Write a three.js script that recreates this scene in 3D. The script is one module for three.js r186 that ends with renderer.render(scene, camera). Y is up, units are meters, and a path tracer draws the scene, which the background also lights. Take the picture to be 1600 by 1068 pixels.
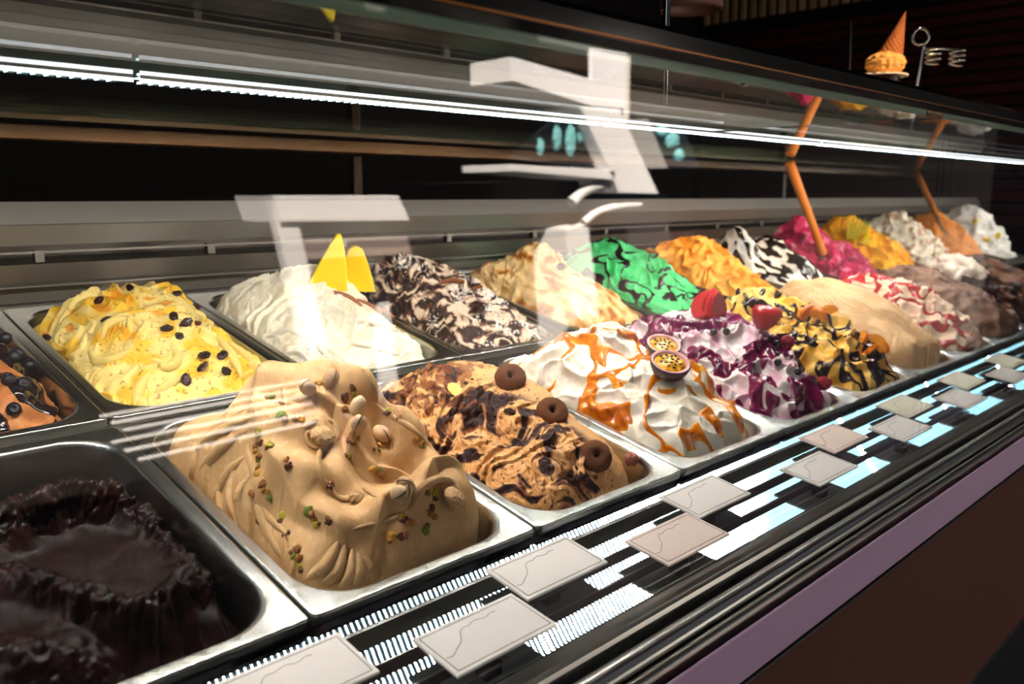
import * as THREE from 'three';
import { RectAreaLightUniformsLib } from 'three/addons/lights/RectAreaLightUniformsLib.js';
import { RoundedBoxGeometry } from 'three/addons/geometries/RoundedBoxGeometry.js';
import { mergeGeometries } from 'three/addons/utils/BufferGeometryUtils.js';
import { createNoise3D } from 'simplex-noise';

/* ---------------------------------------------------------------- camera, sky, sun, exposure */
const Y0 = 1.0;                                   // height of the pan rims at the customer's edge
const scene = new THREE.Scene();
const camera = new THREE.PerspectiveCamera(43.59, 1600 / 1068, 0.02, 60);
camera.position.set(-0.3115, Y0 + 0.3053, 0.5137);
camera.lookAt(-0.3115 + 0.69983, Y0 + 0.3053 - 0.16871, 0.5137 - 0.6941);
camera.focus = 0.86; camera.userData.fStop = 7;
scene.background = new THREE.Color(0.62, 0.72, 0.95); scene.backgroundIntensity = 1.6;   // pale open sky over the street
const sun = new THREE.DirectionalLight(0xfff1dc, 42);
sun.position.set(-3, 9, -2.2); sun.target.position.set(2.5, 0, 4);
sun.castShadow = true; sun.shadow.mapSize.set(2048, 2048);
Object.assign(sun.shadow.camera, { left: -9, right: 9, top: 9, bottom: -9, near: 0.5, far: 30 });
scene.add(sun, sun.target);
RectAreaLightUniformsLib.init();
const renderer = new THREE.WebGLRenderer({ antialias: true });
renderer.toneMapping = THREE.LinearToneMapping;
renderer.toneMappingExposure = 1.2;
renderer.shadowMap.enabled = true;
const LED_POWER = 440, LED_GLOW = 2.2;

/* ---------------------------------------------------------------- helpers */
let seed = 7;
const rnd = () => { seed = (seed * 1664525 + 1013904223) >>> 0; return seed / 4294967296; };
const rr = (a, b) => a + (b - a) * rnd();
let nseed = 99;
const n3 = createNoise3D(() => { nseed = (nseed * 1103515245 + 12345) & 0x7fffffff; return nseed / 0x7fffffff; });
const clamp = (x, a = 0, b = 1) => Math.min(b, Math.max(a, x));
const sstep = (a, b, x) => { const t = clamp((x - a) / (b - a)); return t * t * (3 - 2 * t); };
const mix = (a, b, t) => a + (b - a) * t;
const fbm = (x, y, z, o = 3) => { let s = 0, a = 0.5; for (let i = 0; i < o; i++) { s += a * n3(x, y, z); x = x * 2.03 + 7.1; y = y * 2.03 - 3.3; z = z * 2.03 + 1.7; a *= 0.5; } return s; };
const rgb = (h) => { const c = new THREE.Color(h); return [c.r, c.g, c.b]; };          // sRGB hex to linear triple
const mixc = (a, b, t) => [mix(a[0], b[0], t), mix(a[1], b[1], t), mix(a[2], b[2], t)];
const taken = new Map();
function numbered(name) { const k = taken.get(name) ?? 0; taken.set(name, k + 1); return k ? name + '_' + String(k).padStart(3, '0') : name; }
function tag(o, label, category, group, kind) { if (label) o.userData.label = label; if (category) o.userData.category = category; if (group) o.userData.group = group; if (kind) o.userData.kind = kind; return o; }
function mesh(name, geo, mat, parent) { const m = new THREE.Mesh(geo, mat); m.name = parent ? name : numbered(name); m.castShadow = m.receiveShadow = true; (parent ?? scene).add(m); return m; }
function thing(name, label, category, pos = [0, 0, 0], group) { const g = new THREE.Group(); g.name = numbered(name); g.position.set(...pos); tag(g, label, category, group); scene.add(g); return g; }
function struct(name, geo, mat, label, category) { const m = mesh(name, geo, mat); return tag(m, label, category, null, 'structure'); }
function box(w, h, d, x = 0, y = 0, z = 0) { return new THREE.BoxGeometry(w, h, d).translate(x, y, z); }
function rbox(w, h, d, r, x = 0, y = 0, z = 0, s = 2) { return new RoundedBoxGeometry(w, h, d, s, r).translate(x, y, z); }
function noisetex(size, fn, srgb = false) {
  const d = new Uint8Array(size * size * 4);
  for (let j = 0; j < size; j++) for (let i = 0; i < size; i++) { const c = fn(i / size, j / size); const k = 4 * (j * size + i); d[k] = c[0] * 255; d[k + 1] = c[1] * 255; d[k + 2] = c[2] * 255; d[k + 3] = 255; }
  const t = new THREE.DataTexture(d, size, size); t.wrapS = t.wrapT = THREE.RepeatWrapping; t.magFilter = THREE.LinearFilter; t.minFilter = THREE.LinearMipmapLinearFilter; t.generateMipmaps = true;
  if (srgb) t.colorSpace = THREE.SRGBColorSpace; t.needsUpdate = true; return t;
}
// prism along x of a closed (z, y) outline
function prism(pts, x0, x1) {
  const s = new THREE.Shape(pts.map(([z, y]) => new THREE.Vector2(z, y)));
  const g = new THREE.ExtrudeGeometry(s, { depth: x1 - x0, bevelEnabled: false, steps: 1 });
  g.applyMatrix4(new THREE.Matrix4().set(0, 0, 1, x0, 0, 1, 0, 0, 1, 0, 0, 0, 0, 0, 0, 1)); // (z,y,depth) -> (x=depth,y,z)
  const i = g.index; if (i) for (let k = 0; k < i.count; k += 3) { const a = i.getX(k); i.setX(k, i.getX(k + 2)); i.setX(k + 2, a); }
  else { const p = g.attributes.position, u = g.attributes.uv; for (let k = 0; k < p.count; k += 3) { for (const at of [p, u]) { const n = at.itemSize; for (let c = 0; c < n; c++) { const a = at.array[k * n + c]; at.array[k * n + c] = at.array[(k + 2) * n + c]; at.array[(k + 2) * n + c] = a; } } } g.computeVertexNormals(); }
  return g;
}
// smooth open strip along x following a (z, y) polyline, given a thickness downwards
function strip(pts, x0, x1, th = 0.002) { return prism([...pts, ...pts.slice().reverse().map(([z, y]) => [z, y - th])], x0, x1); }
function tube(pts, r, seg = 24, rad = 8, closed = false) { return new THREE.TubeGeometry(new THREE.CatmullRomCurve3(pts.map((p) => new THREE.Vector3(...p)), closed), seg, r, rad, closed); }
function lathe(pts, seg = 32) { return new THREE.LatheGeometry(pts.map(([x, y]) => new THREE.Vector2(x, y)), seg); }

/* ---------------------------------------------------------------- materials */
const brushed = noisetex(256, (u, v) => { const t = 0.5 + 0.25 * n3(u * 3, v * 120, 1) + 0.2 * n3(u * 9, v * 240, 4); return [t, t, t]; });
const grain = noisetex(512, (u, v) => { const t = 0.5 + 0.3 * fbm(u * 40, v * 40, 3, 3) + 0.25 * n3(u * 150, v * 150, 9); return [t, t, t]; });
const S = (o) => new THREE.MeshStandardMaterial(o), Ph = (o) => new THREE.MeshPhysicalMaterial(o);
const M = {
  pan: S({ color: 0xc9cbc8, metalness: 1, roughness: 0.27 }),
  steel: S({ color: 0xb4b2ad, metalness: 1, roughness: 0.3 }),
  polished: S({ color: 0x868f92, metalness: 1, roughness: 0.008 }),
  ledgesteel: S({ color: 0xdad6cf, metalness: 1, roughness: 0.42 }),
  dullsteel: S({ color: 0x8f8a83, metalness: 1, roughness: 0.32 }),
  chrome: S({ color: 0xd6d6d6, metalness: 1, roughness: 0.06 }),
  black: S({ color: 0x070707, roughness: 0.14 }),
  matteblack: S({ color: 0x0a0909, roughness: 0.8 }),
  lilac: S({ color: 0xf0c8e8, roughness: 0.45 }),
  glass: Ph({ color: 0xffffff, transmission: 1, roughness: 0, thickness: 0, ior: 1.5 }),
  glassedge: Ph({ color: 0xbfe3d2, transmission: 0.5, roughness: 0.25, thickness: 0, ior: 1.5 }),
  acrylic: Ph({ color: 0xffffff, transmission: 1, roughness: 0.02, thickness: 0, ior: 1.49 }),
  card: S({ color: 0xfaf6f2, roughness: 0.6 }),
  cardpinkcast: S({ color: 0xf8e4da, roughness: 0.6 }),  // pinkish paper with the pink cast of the light mixed in
  cardgreencast: S({ color: 0xf4f2de, roughness: 0.6 }),  // same card, greenish cast of the light put into its colour
  ink: S({ color: 0x6d6a70, roughness: 0.7 }),
  led: S({ color: 0xffffff, emissive: 0xf4fbff, emissiveIntensity: LED_GLOW }),
  rib: Ph({ color: 0x9fd0e6, transmission: 0.04, roughness: 0.9, thickness: 0 }),
  pcb: S({ color: 0x2f7a4a, roughness: 0.5 }),
  wood: S({ color: 0xd08a45, roughness: 0.6 }),
};
/* ---------------------------------------------------------------- the shop around the case */
const TILT = 0.22038, W = 0.2413, D = 0.36, GAP = 0.018;
const CX0 = -1.3, CX1 = 4.1;                      // ends of the display case along x
{
  const plaster = S({ color: 0x3a241c, roughness: 0.85 }), dark = S({ color: 0x1d1310, roughness: 0.85 });
  struct('floor', box(9, 0.12, 5.2, 1.4, -0.06, -1.0), S({ color: 0x4a2f2c, roughness: 0.4 }), 'dark reddish brown shop floor under the display case', 'floor');
  struct('ceiling', box(9.3, 0.12, 5.2, 1.4, 3.0, -1.0), dark, 'dark ceiling above the display case', 'ceiling');
  struct('wall_back', box(9, 3.06, 0.12, 1.4, 1.47, -3.54), S({ color: 0x17100e, roughness: 0.8 }), 'dark wall behind the gelato counter', 'wall');
  struct('wall_left', box(0.12, 3.06, 5.0, -3.1, 1.47, -1.0), dark, 'dark wall at the near end of the shop', 'wall');
  const wr = struct('wall_right', box(0.12, 3.06, 5.0, 5.9, 1.47, -1.0), S({ color: 0x160a09, roughness: 0.9 }), 'burgundy slatted wall at the far end of the shop', 'wall');
  const slatM = [0x4f1a14, 0x451611, 0x581e17].map((c) => S({ color: c, roughness: 0.55 })), sg = rbox(0.03, 0.058, 4.6, 0.006);
  for (let k = 0; k < 19; k++) { const m = mesh('slat', sg, slatM[k % 3], wr); m.position.set(5.82, 1.15 + k * 0.075, -1.1); }
  // ribbed valance above the slats
  const val = thing('ribbed_valance', 'beige vertically ribbed panel above the burgundy slats', 'panel', [5.78, 2.62, -1.1]);
  mesh('backing', box(0.02, 0.3, 4.6, 0, 0.15, 0), S({ color: 0x4a3426, roughness: 0.8 }), val);
  const rg = rbox(0.03, 0.3, 0.05, 0.012), rm = [0xc9aa82, 0xbc9b73].map((c) => S({ color: c, roughness: 0.7 }));
  for (let k = 0; k < 58; k++) { const m = mesh('rib', rg, rm[k % 2], val); m.position.set(-0.02, 0.15, -2.25 + k * 0.079); }
  struct('pavement', box(70, 0.1, 9, 18, -0.07, 6.1), Ph({ color: 0x161413, roughness: 1, specularIntensity: 0.2 }), 'grey pavement outside the shop front', 'pavement');
  const fac = struct('facade_opposite', box(70, 14, 0.3, 18, 6.9, 10.6), Ph({ color: 0x040404, roughness: 1, specularIntensity: 0.1 }), 'dark facade across the street mirrored in the front glass', 'facade');
}

/* ---------------------------------------------------------------- display case body */
const yz = (list) => list.map(([z, y]) => [z, y + Y0]);
{
  const X0 = CX0, X1 = CX1;
  // front trim, from the glass foot to the lilac fascia
  const trim = thing('front_trim', 'brushed steel trim with grooves along the front edge of the case', 'trim');
  mesh('glass_channel', prism(yz([[0.1225, -0.0285], [0.126, -0.027], [0.139, -0.0315], [0.1405, -0.035], [0.1405, -0.05], [0.1225, -0.05]]), X0, X1), M.steel, trim);
  mesh('groove', prism(yz([[0.1405, -0.052], [0.147, -0.052], [0.147, -0.07], [0.1405, -0.07]]), X0, X1), M.steel, trim);
  const bull = []; for (let k = 0; k <= 12; k++) { const a = Math.PI * (0.86 - 0.8 * k / 12); bull.push([0.1575 + 0.0105 * Math.cos(a), -0.0455 + 0.0105 * Math.sin(a)]); }
  mesh('bullnose', prism(yz([...bull, [0.166, -0.07], [0.147, -0.07]]), X0, X1), M.steel, trim);
  mesh('gutter', prism(yz([[0.166, -0.064], [0.172, -0.064], [0.172, -0.07], [0.166, -0.07]]), X0, X1), M.steel, trim);
  const bull2 = []; for (let k = 0; k <= 10; k++) { const a = Math.PI * (0.9 - 0.85 * k / 10); bull2.push([0.177 + 0.0055 * Math.cos(a), -0.046 + 0.0055 * Math.sin(a)]); }
  mesh('bead', prism(yz([...bull2, [0.182, -0.07], [0.172, -0.07]]), X0, X1), M.dullsteel, trim);
  mesh('shadow_gap', prism(yz([[0.182, -0.066], [0.1885, -0.066], [0.1885, -0.07], [0.182, -0.07]]), X0, X1), M.steel, trim);
  const fas = thing('fascia_strip', 'pale lilac fascia strip below the steel trim', 'fascia');
  mesh('face', prism(yz([[0.1885, -0.052], [0.1887, -0.0475], [0.1897, -0.0468], [0.191, -0.048], [0.191, -0.0905], [0.1905, -0.092], [0.1885, -0.092]]), X0, X1), M.lilac, fas);
  mesh('lower_return', prism(yz([[0.02, -0.088], [0.1885, -0.088], [0.1885, -0.092], [0.02, -0.092]]), X0, X1), M.steel, fas);
  const body = thing('counter_front', 'dark brown panelled counter front below the lilac strip', 'counter', [0, 0, 0]);
  const brown = S({ color: 0x6b3a26, roughness: 0.5, bumpMap: grain, bumpScale: 0.0002 });
  for (let k = 0; k < 3; k++) { const a = X0 + k * 1.8; mesh('panel', rbox(1.796, 0.4, 0.02, 0.002, a + 0.9, Y0 - 0.4705, 0.04), brown, body); }
  mesh('panel_edge', box(X1 - X0, 0.004, 0.003, (X0 + X1) / 2, Y0 - 0.2695, 0.0505), M.dullsteel, body);
  mesh('kick_edge', box(X1 - X0, 0.006, 0.004, (X0 + X1) / 2, Y0 - 0.672, 0.05), M.dullsteel, body);
  mesh('plinth', box(X1 - X0, 0.325, 0.02, (X0 + X1) / 2, 0.1625, 0.02), M.matteblack, body);
  mesh('carcass', box(X1 - X0, 0.6, 0.74, (X0 + X1) / 2, 0.55, -0.40), M.matteblack, body);

  // the polished label deck between pans and glass: ledge, wall, two rails, front mirror strip
  const deck = thing('label_deck', 'polished steel label deck in front of the gelato pans', 'deck');
  const curve = (z0, y0, z1, t0, t1, n = 8) => { const p = [[z0, y0]]; let y = y0; for (let k = 1; k <= n; k++) { const t = mix(t0, t1, (k - 0.5) / n) * Math.PI / 180; y -= Math.tan(t) * (z1 - z0) / n; p.push([z0 + (z1 - z0) * k / n, y]); } return p; };
  const smooth = (pts, th) => strip(yz(pts), X0, X1, th);
  mesh('pan_ledge', smooth(curve(0.0015, -0.0115, 0.0135, 15.8, 15.0), 0.003), M.polished, deck);
  mesh('ledge_wall', prism(yz([[0.0135, -0.0155], [0.016, -0.0165], [0.0165, -0.04], [0.012, -0.04], [0.012, -0.016]]), X0, X1), M.steel, deck);
  mesh('deck_floor', prism(yz([[0.0165, -0.036], [0.1225, -0.046], [0.1225, -0.05], [0.0165, -0.04]]), X0, X1), M.steel, deck);
  const r1 = curve(0.0427, -0.0143, 0.0585, 12.7, 11.3), r2 = curve(0.0722, -0.0199, 0.0892, 10.2, 8.8), r3 = curve(0.0985, -0.0249, 0.1216, 8.1, 6.2);
  mesh('label_rail', smooth(r1, 0.004), M.polished, deck);
  mesh('label_rail', smooth(r2, 0.004), M.polished, deck);
  mesh('mirror_strip', smooth(r3, 0.004), M.polished, deck);
  mesh('rail_lip', prism(yz([[0.0358, -0.0126], [0.0368, -0.0126], [0.0368, -0.036], [0.0358, -0.036]]), X0, X1), M.acrylic, deck);
  mesh('rail_lip', prism(yz([[0.0592, -0.0172], [0.0604, -0.0174], [0.0604, -0.04], [0.0592, -0.04]]), X0, X1), M.dullsteel, deck);
  mesh('rail_lip', prism(yz([[0.0894, -0.0222], [0.0912, -0.0226], [0.0912, -0.043], [0.0894, -0.043]]), X0, X1), M.dullsteel, deck);

  // front glass and top glass
  const fg = tag(mesh('front_glass', box(2.12, 0.434, 0.006, CX0 + 1.06, Y0 + 0.1855, 0.133), M.glass), 'clear upright front pane of the display case over the nearer pans', 'glass');
  const fg2 = tag(mesh('front_glass', box(3.27, 0.434, 0.006, CX0 + 2.126 + 1.635, Y0 + 0.1855, 0.133), M.glass), 'clear upright front pane of the display case over the farther pans', 'glass');
  fg.castShadow = fg2.castShadow = false;
  // top shelf panes
  const shelf = (x0, x1, z0, z1, y, label) => {
    const t = thing('glass_shelf', label, 'glass'); const r = 0.03, s = new THREE.Shape();
    s.moveTo(x0, -z0); s.lineTo(x1, -z0); s.lineTo(x1, -z1 + r); s.quadraticCurveTo(x1, -z1, x1 - r, -z1); s.lineTo(x0, -z1); s.closePath();
    const g = new THREE.ExtrudeGeometry(s, { depth: 0.006, bevelEnabled: false, curveSegments: 8 }).rotateX(-Math.PI / 2).translate(0, y, 0);
    mesh('pane', g, M.glass, t);
    mesh('edge', mergeGeometries([box(x1 - x0 - r, 0.006, 0.0012, (x0 + x1 - r) / 2, y + 0.003, z1), box(x1 - x0, 0.006, 0.0012, (x0 + x1) / 2, y + 0.003, z0), box(0.0012, 0.006, z1 - z0 - 2 * r, x1, y + 0.003, (z0 + z1) / 2)]), M.glassedge, t);
    return t;
  };
  shelf(CX0, 0.80, -0.19, 0.128, Y0 + 0.398, 'clear top glass pane with a rounded corner above the nearer pans');
  shelf(0.83, CX1, -0.19, 0.128, Y0 + 0.398, 'clear top glass pane above the farther pans');
  shelf(CX0, CX1, -0.665, -0.205, Y0 + 0.398, 'clear rear glass pane behind the lamp strip');
  const top = thing('top_rail', 'black glossy rail along the top front edge of the case', 'rail');
  mesh('bar', prism(yz([[0.118, 0.404], [0.136, 0.4035], [0.143, 0.408], [0.143, 0.421], [0.138, 0.426], [0.085, 0.4285], [0.085, 0.4235], [0.118, 0.421]]), X0, X1), M.black, top);
  mesh('inlay', prism(yz([[0.1432, 0.4085], [0.1440, 0.4088], [0.1440, 0.4102], [0.1432, 0.4098]]), X0, X1), S({ color: 0x8a5a34, metalness: 1, roughness: 0.3 }), top);
  // rear frame and ledge on the servers' side
  const back = thing('rear_ledge', 'stepped stainless steel ledge behind the back row of pans', 'ledge');
  mesh('upper_face', prism(yz([[-0.80, 0.2955], [-0.797, 0.297], [-0.782, 0.2665], [-0.80, 0.2665]]), X0, X1), M.ledgesteel, back);
  mesh('lower_face', prism(yz([[-0.782, 0.2662], [-0.778, 0.2655], [-0.790, 0.2375], [-0.80, 0.2375]]), X0, X1), M.ledgesteel, back);
  mesh('ledge_top', box(X1 - X0, 0.012, 0.12, (X0 + X1) / 2, Y0 + 0.2875, -0.86), M.ledgesteel, back);
  mesh('slot', prism(yz([[-0.925, 0.2815], [-0.92, 0.2815], [-0.92, 0.213], [-0.80, 0.213], [-0.80, 0.209], [-0.925, 0.209]]), X0, X1), M.dullsteel, back);
  mesh('slot_rail', prism(yz([[-0.789, 0.2295], [-0.786, 0.2295], [-0.786, 0.2265], [-0.789, 0.2265]]), X0, X1), M.dullsteel, back);
  for (let k = 0; k < 22; k++) mesh('bracket', box(0.012, 0.016, 0.012, X0 + 0.12 + k * 0.25, Y0 + 0.2225, -0.7905), M.dullsteel, back);
  mesh('air_duct_face', prism(yz([[-0.80, 0.213], [-0.776, 0.2125], [-0.779, 0.1835], [-0.80, 0.1835]]), X0, X1), M.dullsteel, back);
  mesh('duct_lip', prism(yz([[-0.776, 0.186], [-0.771, 0.1835], [-0.771, 0.1815], [-0.776, 0.1815]]), X0, X1), M.steel, back);
  mesh('duct_gap', prism(yz([[-0.80, 0.1815], [-0.796, 0.1815], [-0.796, 0.12], [-0.80, 0.12]]), X0, X1), M.dullsteel, back);
  const frame = thing('rear_crossbar', 'dark polished crossbar behind the rear edge of the top glass', 'crossbar');
  mesh('bar', rbox(X1 - X0, 0.026, 0.03, 0.004, (X0 + X1) / 2, Y0 + 0.391, -0.80), S({ color: 0x4a3423, metalness: 1, roughness: 0.25 }), frame);
  for (const x of [-1.0, 0.62, 2.24, 3.8]) mesh('post', rbox(0.02, 0.084, 0.02, 0.003, x, Y0 + 0.3358, -0.815), S({ color: 0x241a14, metalness: 1, roughness: 0.35 }), frame);
  // pan supports between and around the rows
  const mid = tag(mesh('support_bar', box(X1 - X0, 0.004, 0.03, 0, 0, 0), M.steel), 'steel support bar between the two rows of pans', 'bar');
  const rear = tag(mesh('support_bar', box(X1 - X0, 0.02, 0.03, 0, 0, 0), M.steel), 'dark steel support bar behind the back row of pans', 'bar');
  for (const [o, y, z] of [[mid, -0.012, -D - GAP / 2], [rear, -0.0155, -2 * D - GAP - 0.018]]) { o.rotation.x = TILT; o.position.set((X0 + X1) / 2, Y0 + y * Math.cos(TILT) - z * Math.sin(TILT), y * Math.sin(TILT) + z * Math.cos(TILT)); }
}
/* LED strip modules under the lamp gap of the top glass */
for (let k = 0; k < 9; k++) {
  const x = CX0 + 0.08 + k * 0.6, L = 0.594;
  const t = thing('led_strip_lamp', 'slim white LED strip lamp under the top glass', 'lamp', [x + L / 2, Y0 + 0.398, -0.198], 'lamp strips in line under the top glass');
  mesh('housing', box(L, 0.004, 0.012, 0, 0.003, 0), M.dullsteel, t);
  mesh('circuit_strip', box(L, 0.001, 0.012, 0, 0.0004, 0), M.pcb, t);
  mesh('lamp_face', box(L, 0.0006, 0.010, 0, -0.0004, 0), M.led, t);
  mesh('front_shield', box(L, 0.0062, 0.0012, 0, -0.0014, 0.0076), M.dullsteel, t);
  mesh('glowing_edge', box(L, 0.003, 0.0008, 0, -0.003, 0.0087), M.led, t);
  const ribs = []; for (let i = 0; i < 65; i++) ribs.push(box(0.0062, 0.0015, 0.0125, -L / 2 + 0.006 + i * 0.009, -0.0034, 0));
  const c = mesh('added_stripe_bars', mergeGeometries(ribs), M.rib, t); c.userData.kind = 'stuff';  // added bars, made to show as stripes where the deck mirrors the lamp
  const l = new THREE.RectAreaLight(0xfff7ea, LED_POWER, L, 0.0115); l.position.set(0, -0.0012, 0); l.rotation.x = -Math.PI / 2; t.add(l);
}
/* ---------------------------------------------------------------- gelato pans */
function loopPts(hx, hz, r, y, n = 7) {           // rounded rectangle, n + 1 points a corner
  const o = []; for (const [sx, sz, a0] of [[1, 1, 0], [-1, 1, 1], [-1, -1, 2], [1, -1, 3]]) for (let k = 0; k <= n; k++) { const a = (a0 + k / n) * Math.PI / 2; o.push([sx * (hx - r) + r * Math.cos(a), y, sz * (hz - r) + r * Math.sin(a)]); }
  return o;
}
function loft(loops, close = true) {
  const n = loops[0].length, pos = [], idx = [];
  for (const l of loops) for (const p of l) pos.push(...p);
  for (let k = 0; k + 1 < loops.length; k++) for (let i = 0; i < n; i++) { const j = (i + 1) % n, a = k * n + i, b = k * n + j, c = a + n, d = b + n; idx.push(a, b, c, b, d, c); }
  if (close) { const m = pos.length / 3, L = loops[loops.length - 1]; pos.push(0, L[0][1], 0); for (let i = 0; i < n; i++) idx.push((loops.length - 1) * n + i, (loops.length - 1) * n + (i + 1) % n, m); }
  const g = new THREE.BufferGeometry(); g.setAttribute('position', new THREE.Float32BufferAttribute(pos, 3)); g.setIndex(idx); g.computeVertexNormals(); return g;
}
const panGeo = (() => {
  const hx = 0.1195, hz = 0.1795, L = (i, y, r) => loopPts(hx - i, hz - i, r, y);
  return loft([L(0, -0.0095, 0.006), L(0, -0.0085, 0.006), L(0, -0.0015, 0.006), L(0.0008, -0.0003, 0.006), L(0.0022, 0, 0.0055), L(0.003, 0, 0.0055), L(0.0105, -0.0004, 0.045), L(0.0125, -0.001, 0.047), L(0.0145, -0.003, 0.047), L(0.0155, -0.0065, 0.047), L(0.0165, -0.02, 0.046), L(0.019, -0.1, 0.044), L(0.022, -0.115, 0.042), L(0.034, -0.122, 0.032)]);
})();
const ROWSHIFT = { 3: 0.08, 4: 0.1, 5: 0.3, 6: 0.38, 7: 0.6, 8: 0.8, 9: 1.1, 10: 1.4, 11: 1.7 };   // wider gaps towards the far end
function panAt(i, row) {                          // centre of pan i in the front ('F') or back ('B') row
  const x = (i + 0.5 + (row === 'B' ? ROWSHIFT[i] ?? 0 : 0)) * W, z = row === 'F' ? -D / 2 : -1.5 * D - GAP;
  return [x, Y0 - Math.sin(TILT) * z, Math.cos(TILT) * z];
}
function addPan(i, row, label, extra) {
  const t = thing('gelato_pan', label, 'pan', panAt(i, row)); t.rotation.x = TILT;
  mesh('tray', panGeo, M.pan, t); return t;
}

/* ---------------------------------------------------------------- gelato masses */
const gmat = (o) => Ph({ vertexColors: true, roughness: 0.5, bumpMap: grain, bumpScale: 0.0005, specularIntensity: 0.5, ...o });
const G = { soft: gmat({}), gloss: gmat({ roughness: 0.28, specularIntensity: 0.25 }), sauce: Ph({ vertexColors: true, roughness: 0.12, specularIntensity: 0.7, clearcoat: 0.6, clearcoatRoughness: 0.08 }), matte: gmat({ roughness: 0.75, specularIntensity: 0.3 }) };
const hash = (a, b, c) => { let h = Math.imul(a, 374761393) ^ Math.imul(b, 668265263) ^ Math.imul(c, 2147483647 - 1); h = Math.imul(h ^ (h >>> 13), 1274126177); h ^= h >>> 16; return (h >>> 0) / 4294967296; };
function worley(x, y, z, s) {                     // nearest two cell centres, and a random number of the nearest
  const ix = Math.floor(x), iy = Math.floor(y), iz = Math.floor(z); let f1 = 9, f2 = 9, id = 0;
  for (let a = -1; a <= 1; a++) for (let b = -1; b <= 1; b++) for (let c = -1; c <= 1; c++) {
    const X = ix + a, Y = iy + b, Z = iz + c, px = X + hash(X + s, Y, Z), py = Y + hash(X, Y + s + 17, Z), pz = Z + hash(X, Y, Z + s + 31), d = Math.hypot(px - x, py - y, pz - z);
    if (d < f1) { f2 = f1; f1 = d; id = hash(X + 5, Y + s, Z + 3); } else if (d < f2) f2 = d;
  } return [f1, f2, id];
}
const humps = (list, base = 0) => (x, z) => { let s = base; for (const [cx, cz, sx, sz, h, a = 0] of list) { const dx = x - cx, dz = z - cz, u = (dx * Math.cos(a) + dz * Math.sin(a)) / sx, v = (-dx * Math.sin(a) + dz * Math.cos(a)) / sz; s += h * Math.exp(-(u * u + v * v)); } return s; };
// heights given at points of the pan, joined smoothly
const relief = (pts, p = 2.1, e = 0.0002) => (x, z) => { let s = 0, t = 0; for (const [px, pz, h] of pts) { const w = 1 / Math.pow((x - px) ** 2 + (z - pz) ** 2 + e, p); s += w * h; t += w; } return s / t; };
// a mass that fills its pan, sloping from the servers' side down to the customers' side
const slope = (back, front, list = []) => { const f = humps(list); return (x, z) => mix(back, front, sstep(-0.15, 0.15, z)) + f(x, z); };
// crest line in plan with a steep side and a gentle side
const crests = (lines) => (x, z) => { let s = 0; for (const [pts, h, r1, r2] of lines) { let best = 1e9, sg = 1, tt = 0; for (let k = 0; k + 1 < pts.length; k++) { const [ax, az] = pts[k], [bx, bz] = pts[k + 1], ux = bx - ax, uz = bz - az, l2 = ux * ux + uz * uz, t = clamp(((x - ax) * ux + (z - az) * uz) / l2), dx = x - ax - ux * t, dz = z - az - uz * t, d = dx * dx + dz * dz; if (d < best) { best = d; sg = ux * dz - uz * dx > 0 ? 1 : -1; tt = (k + t) / (pts.length - 1); } } const d = Math.sqrt(best), r = sg > 0 ? r1 : r2; s += h * Math.exp(-((d / r) ** 2)) * Math.sin(Math.PI * clamp(0.12 + 0.76 * tt)); } return s; };
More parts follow.
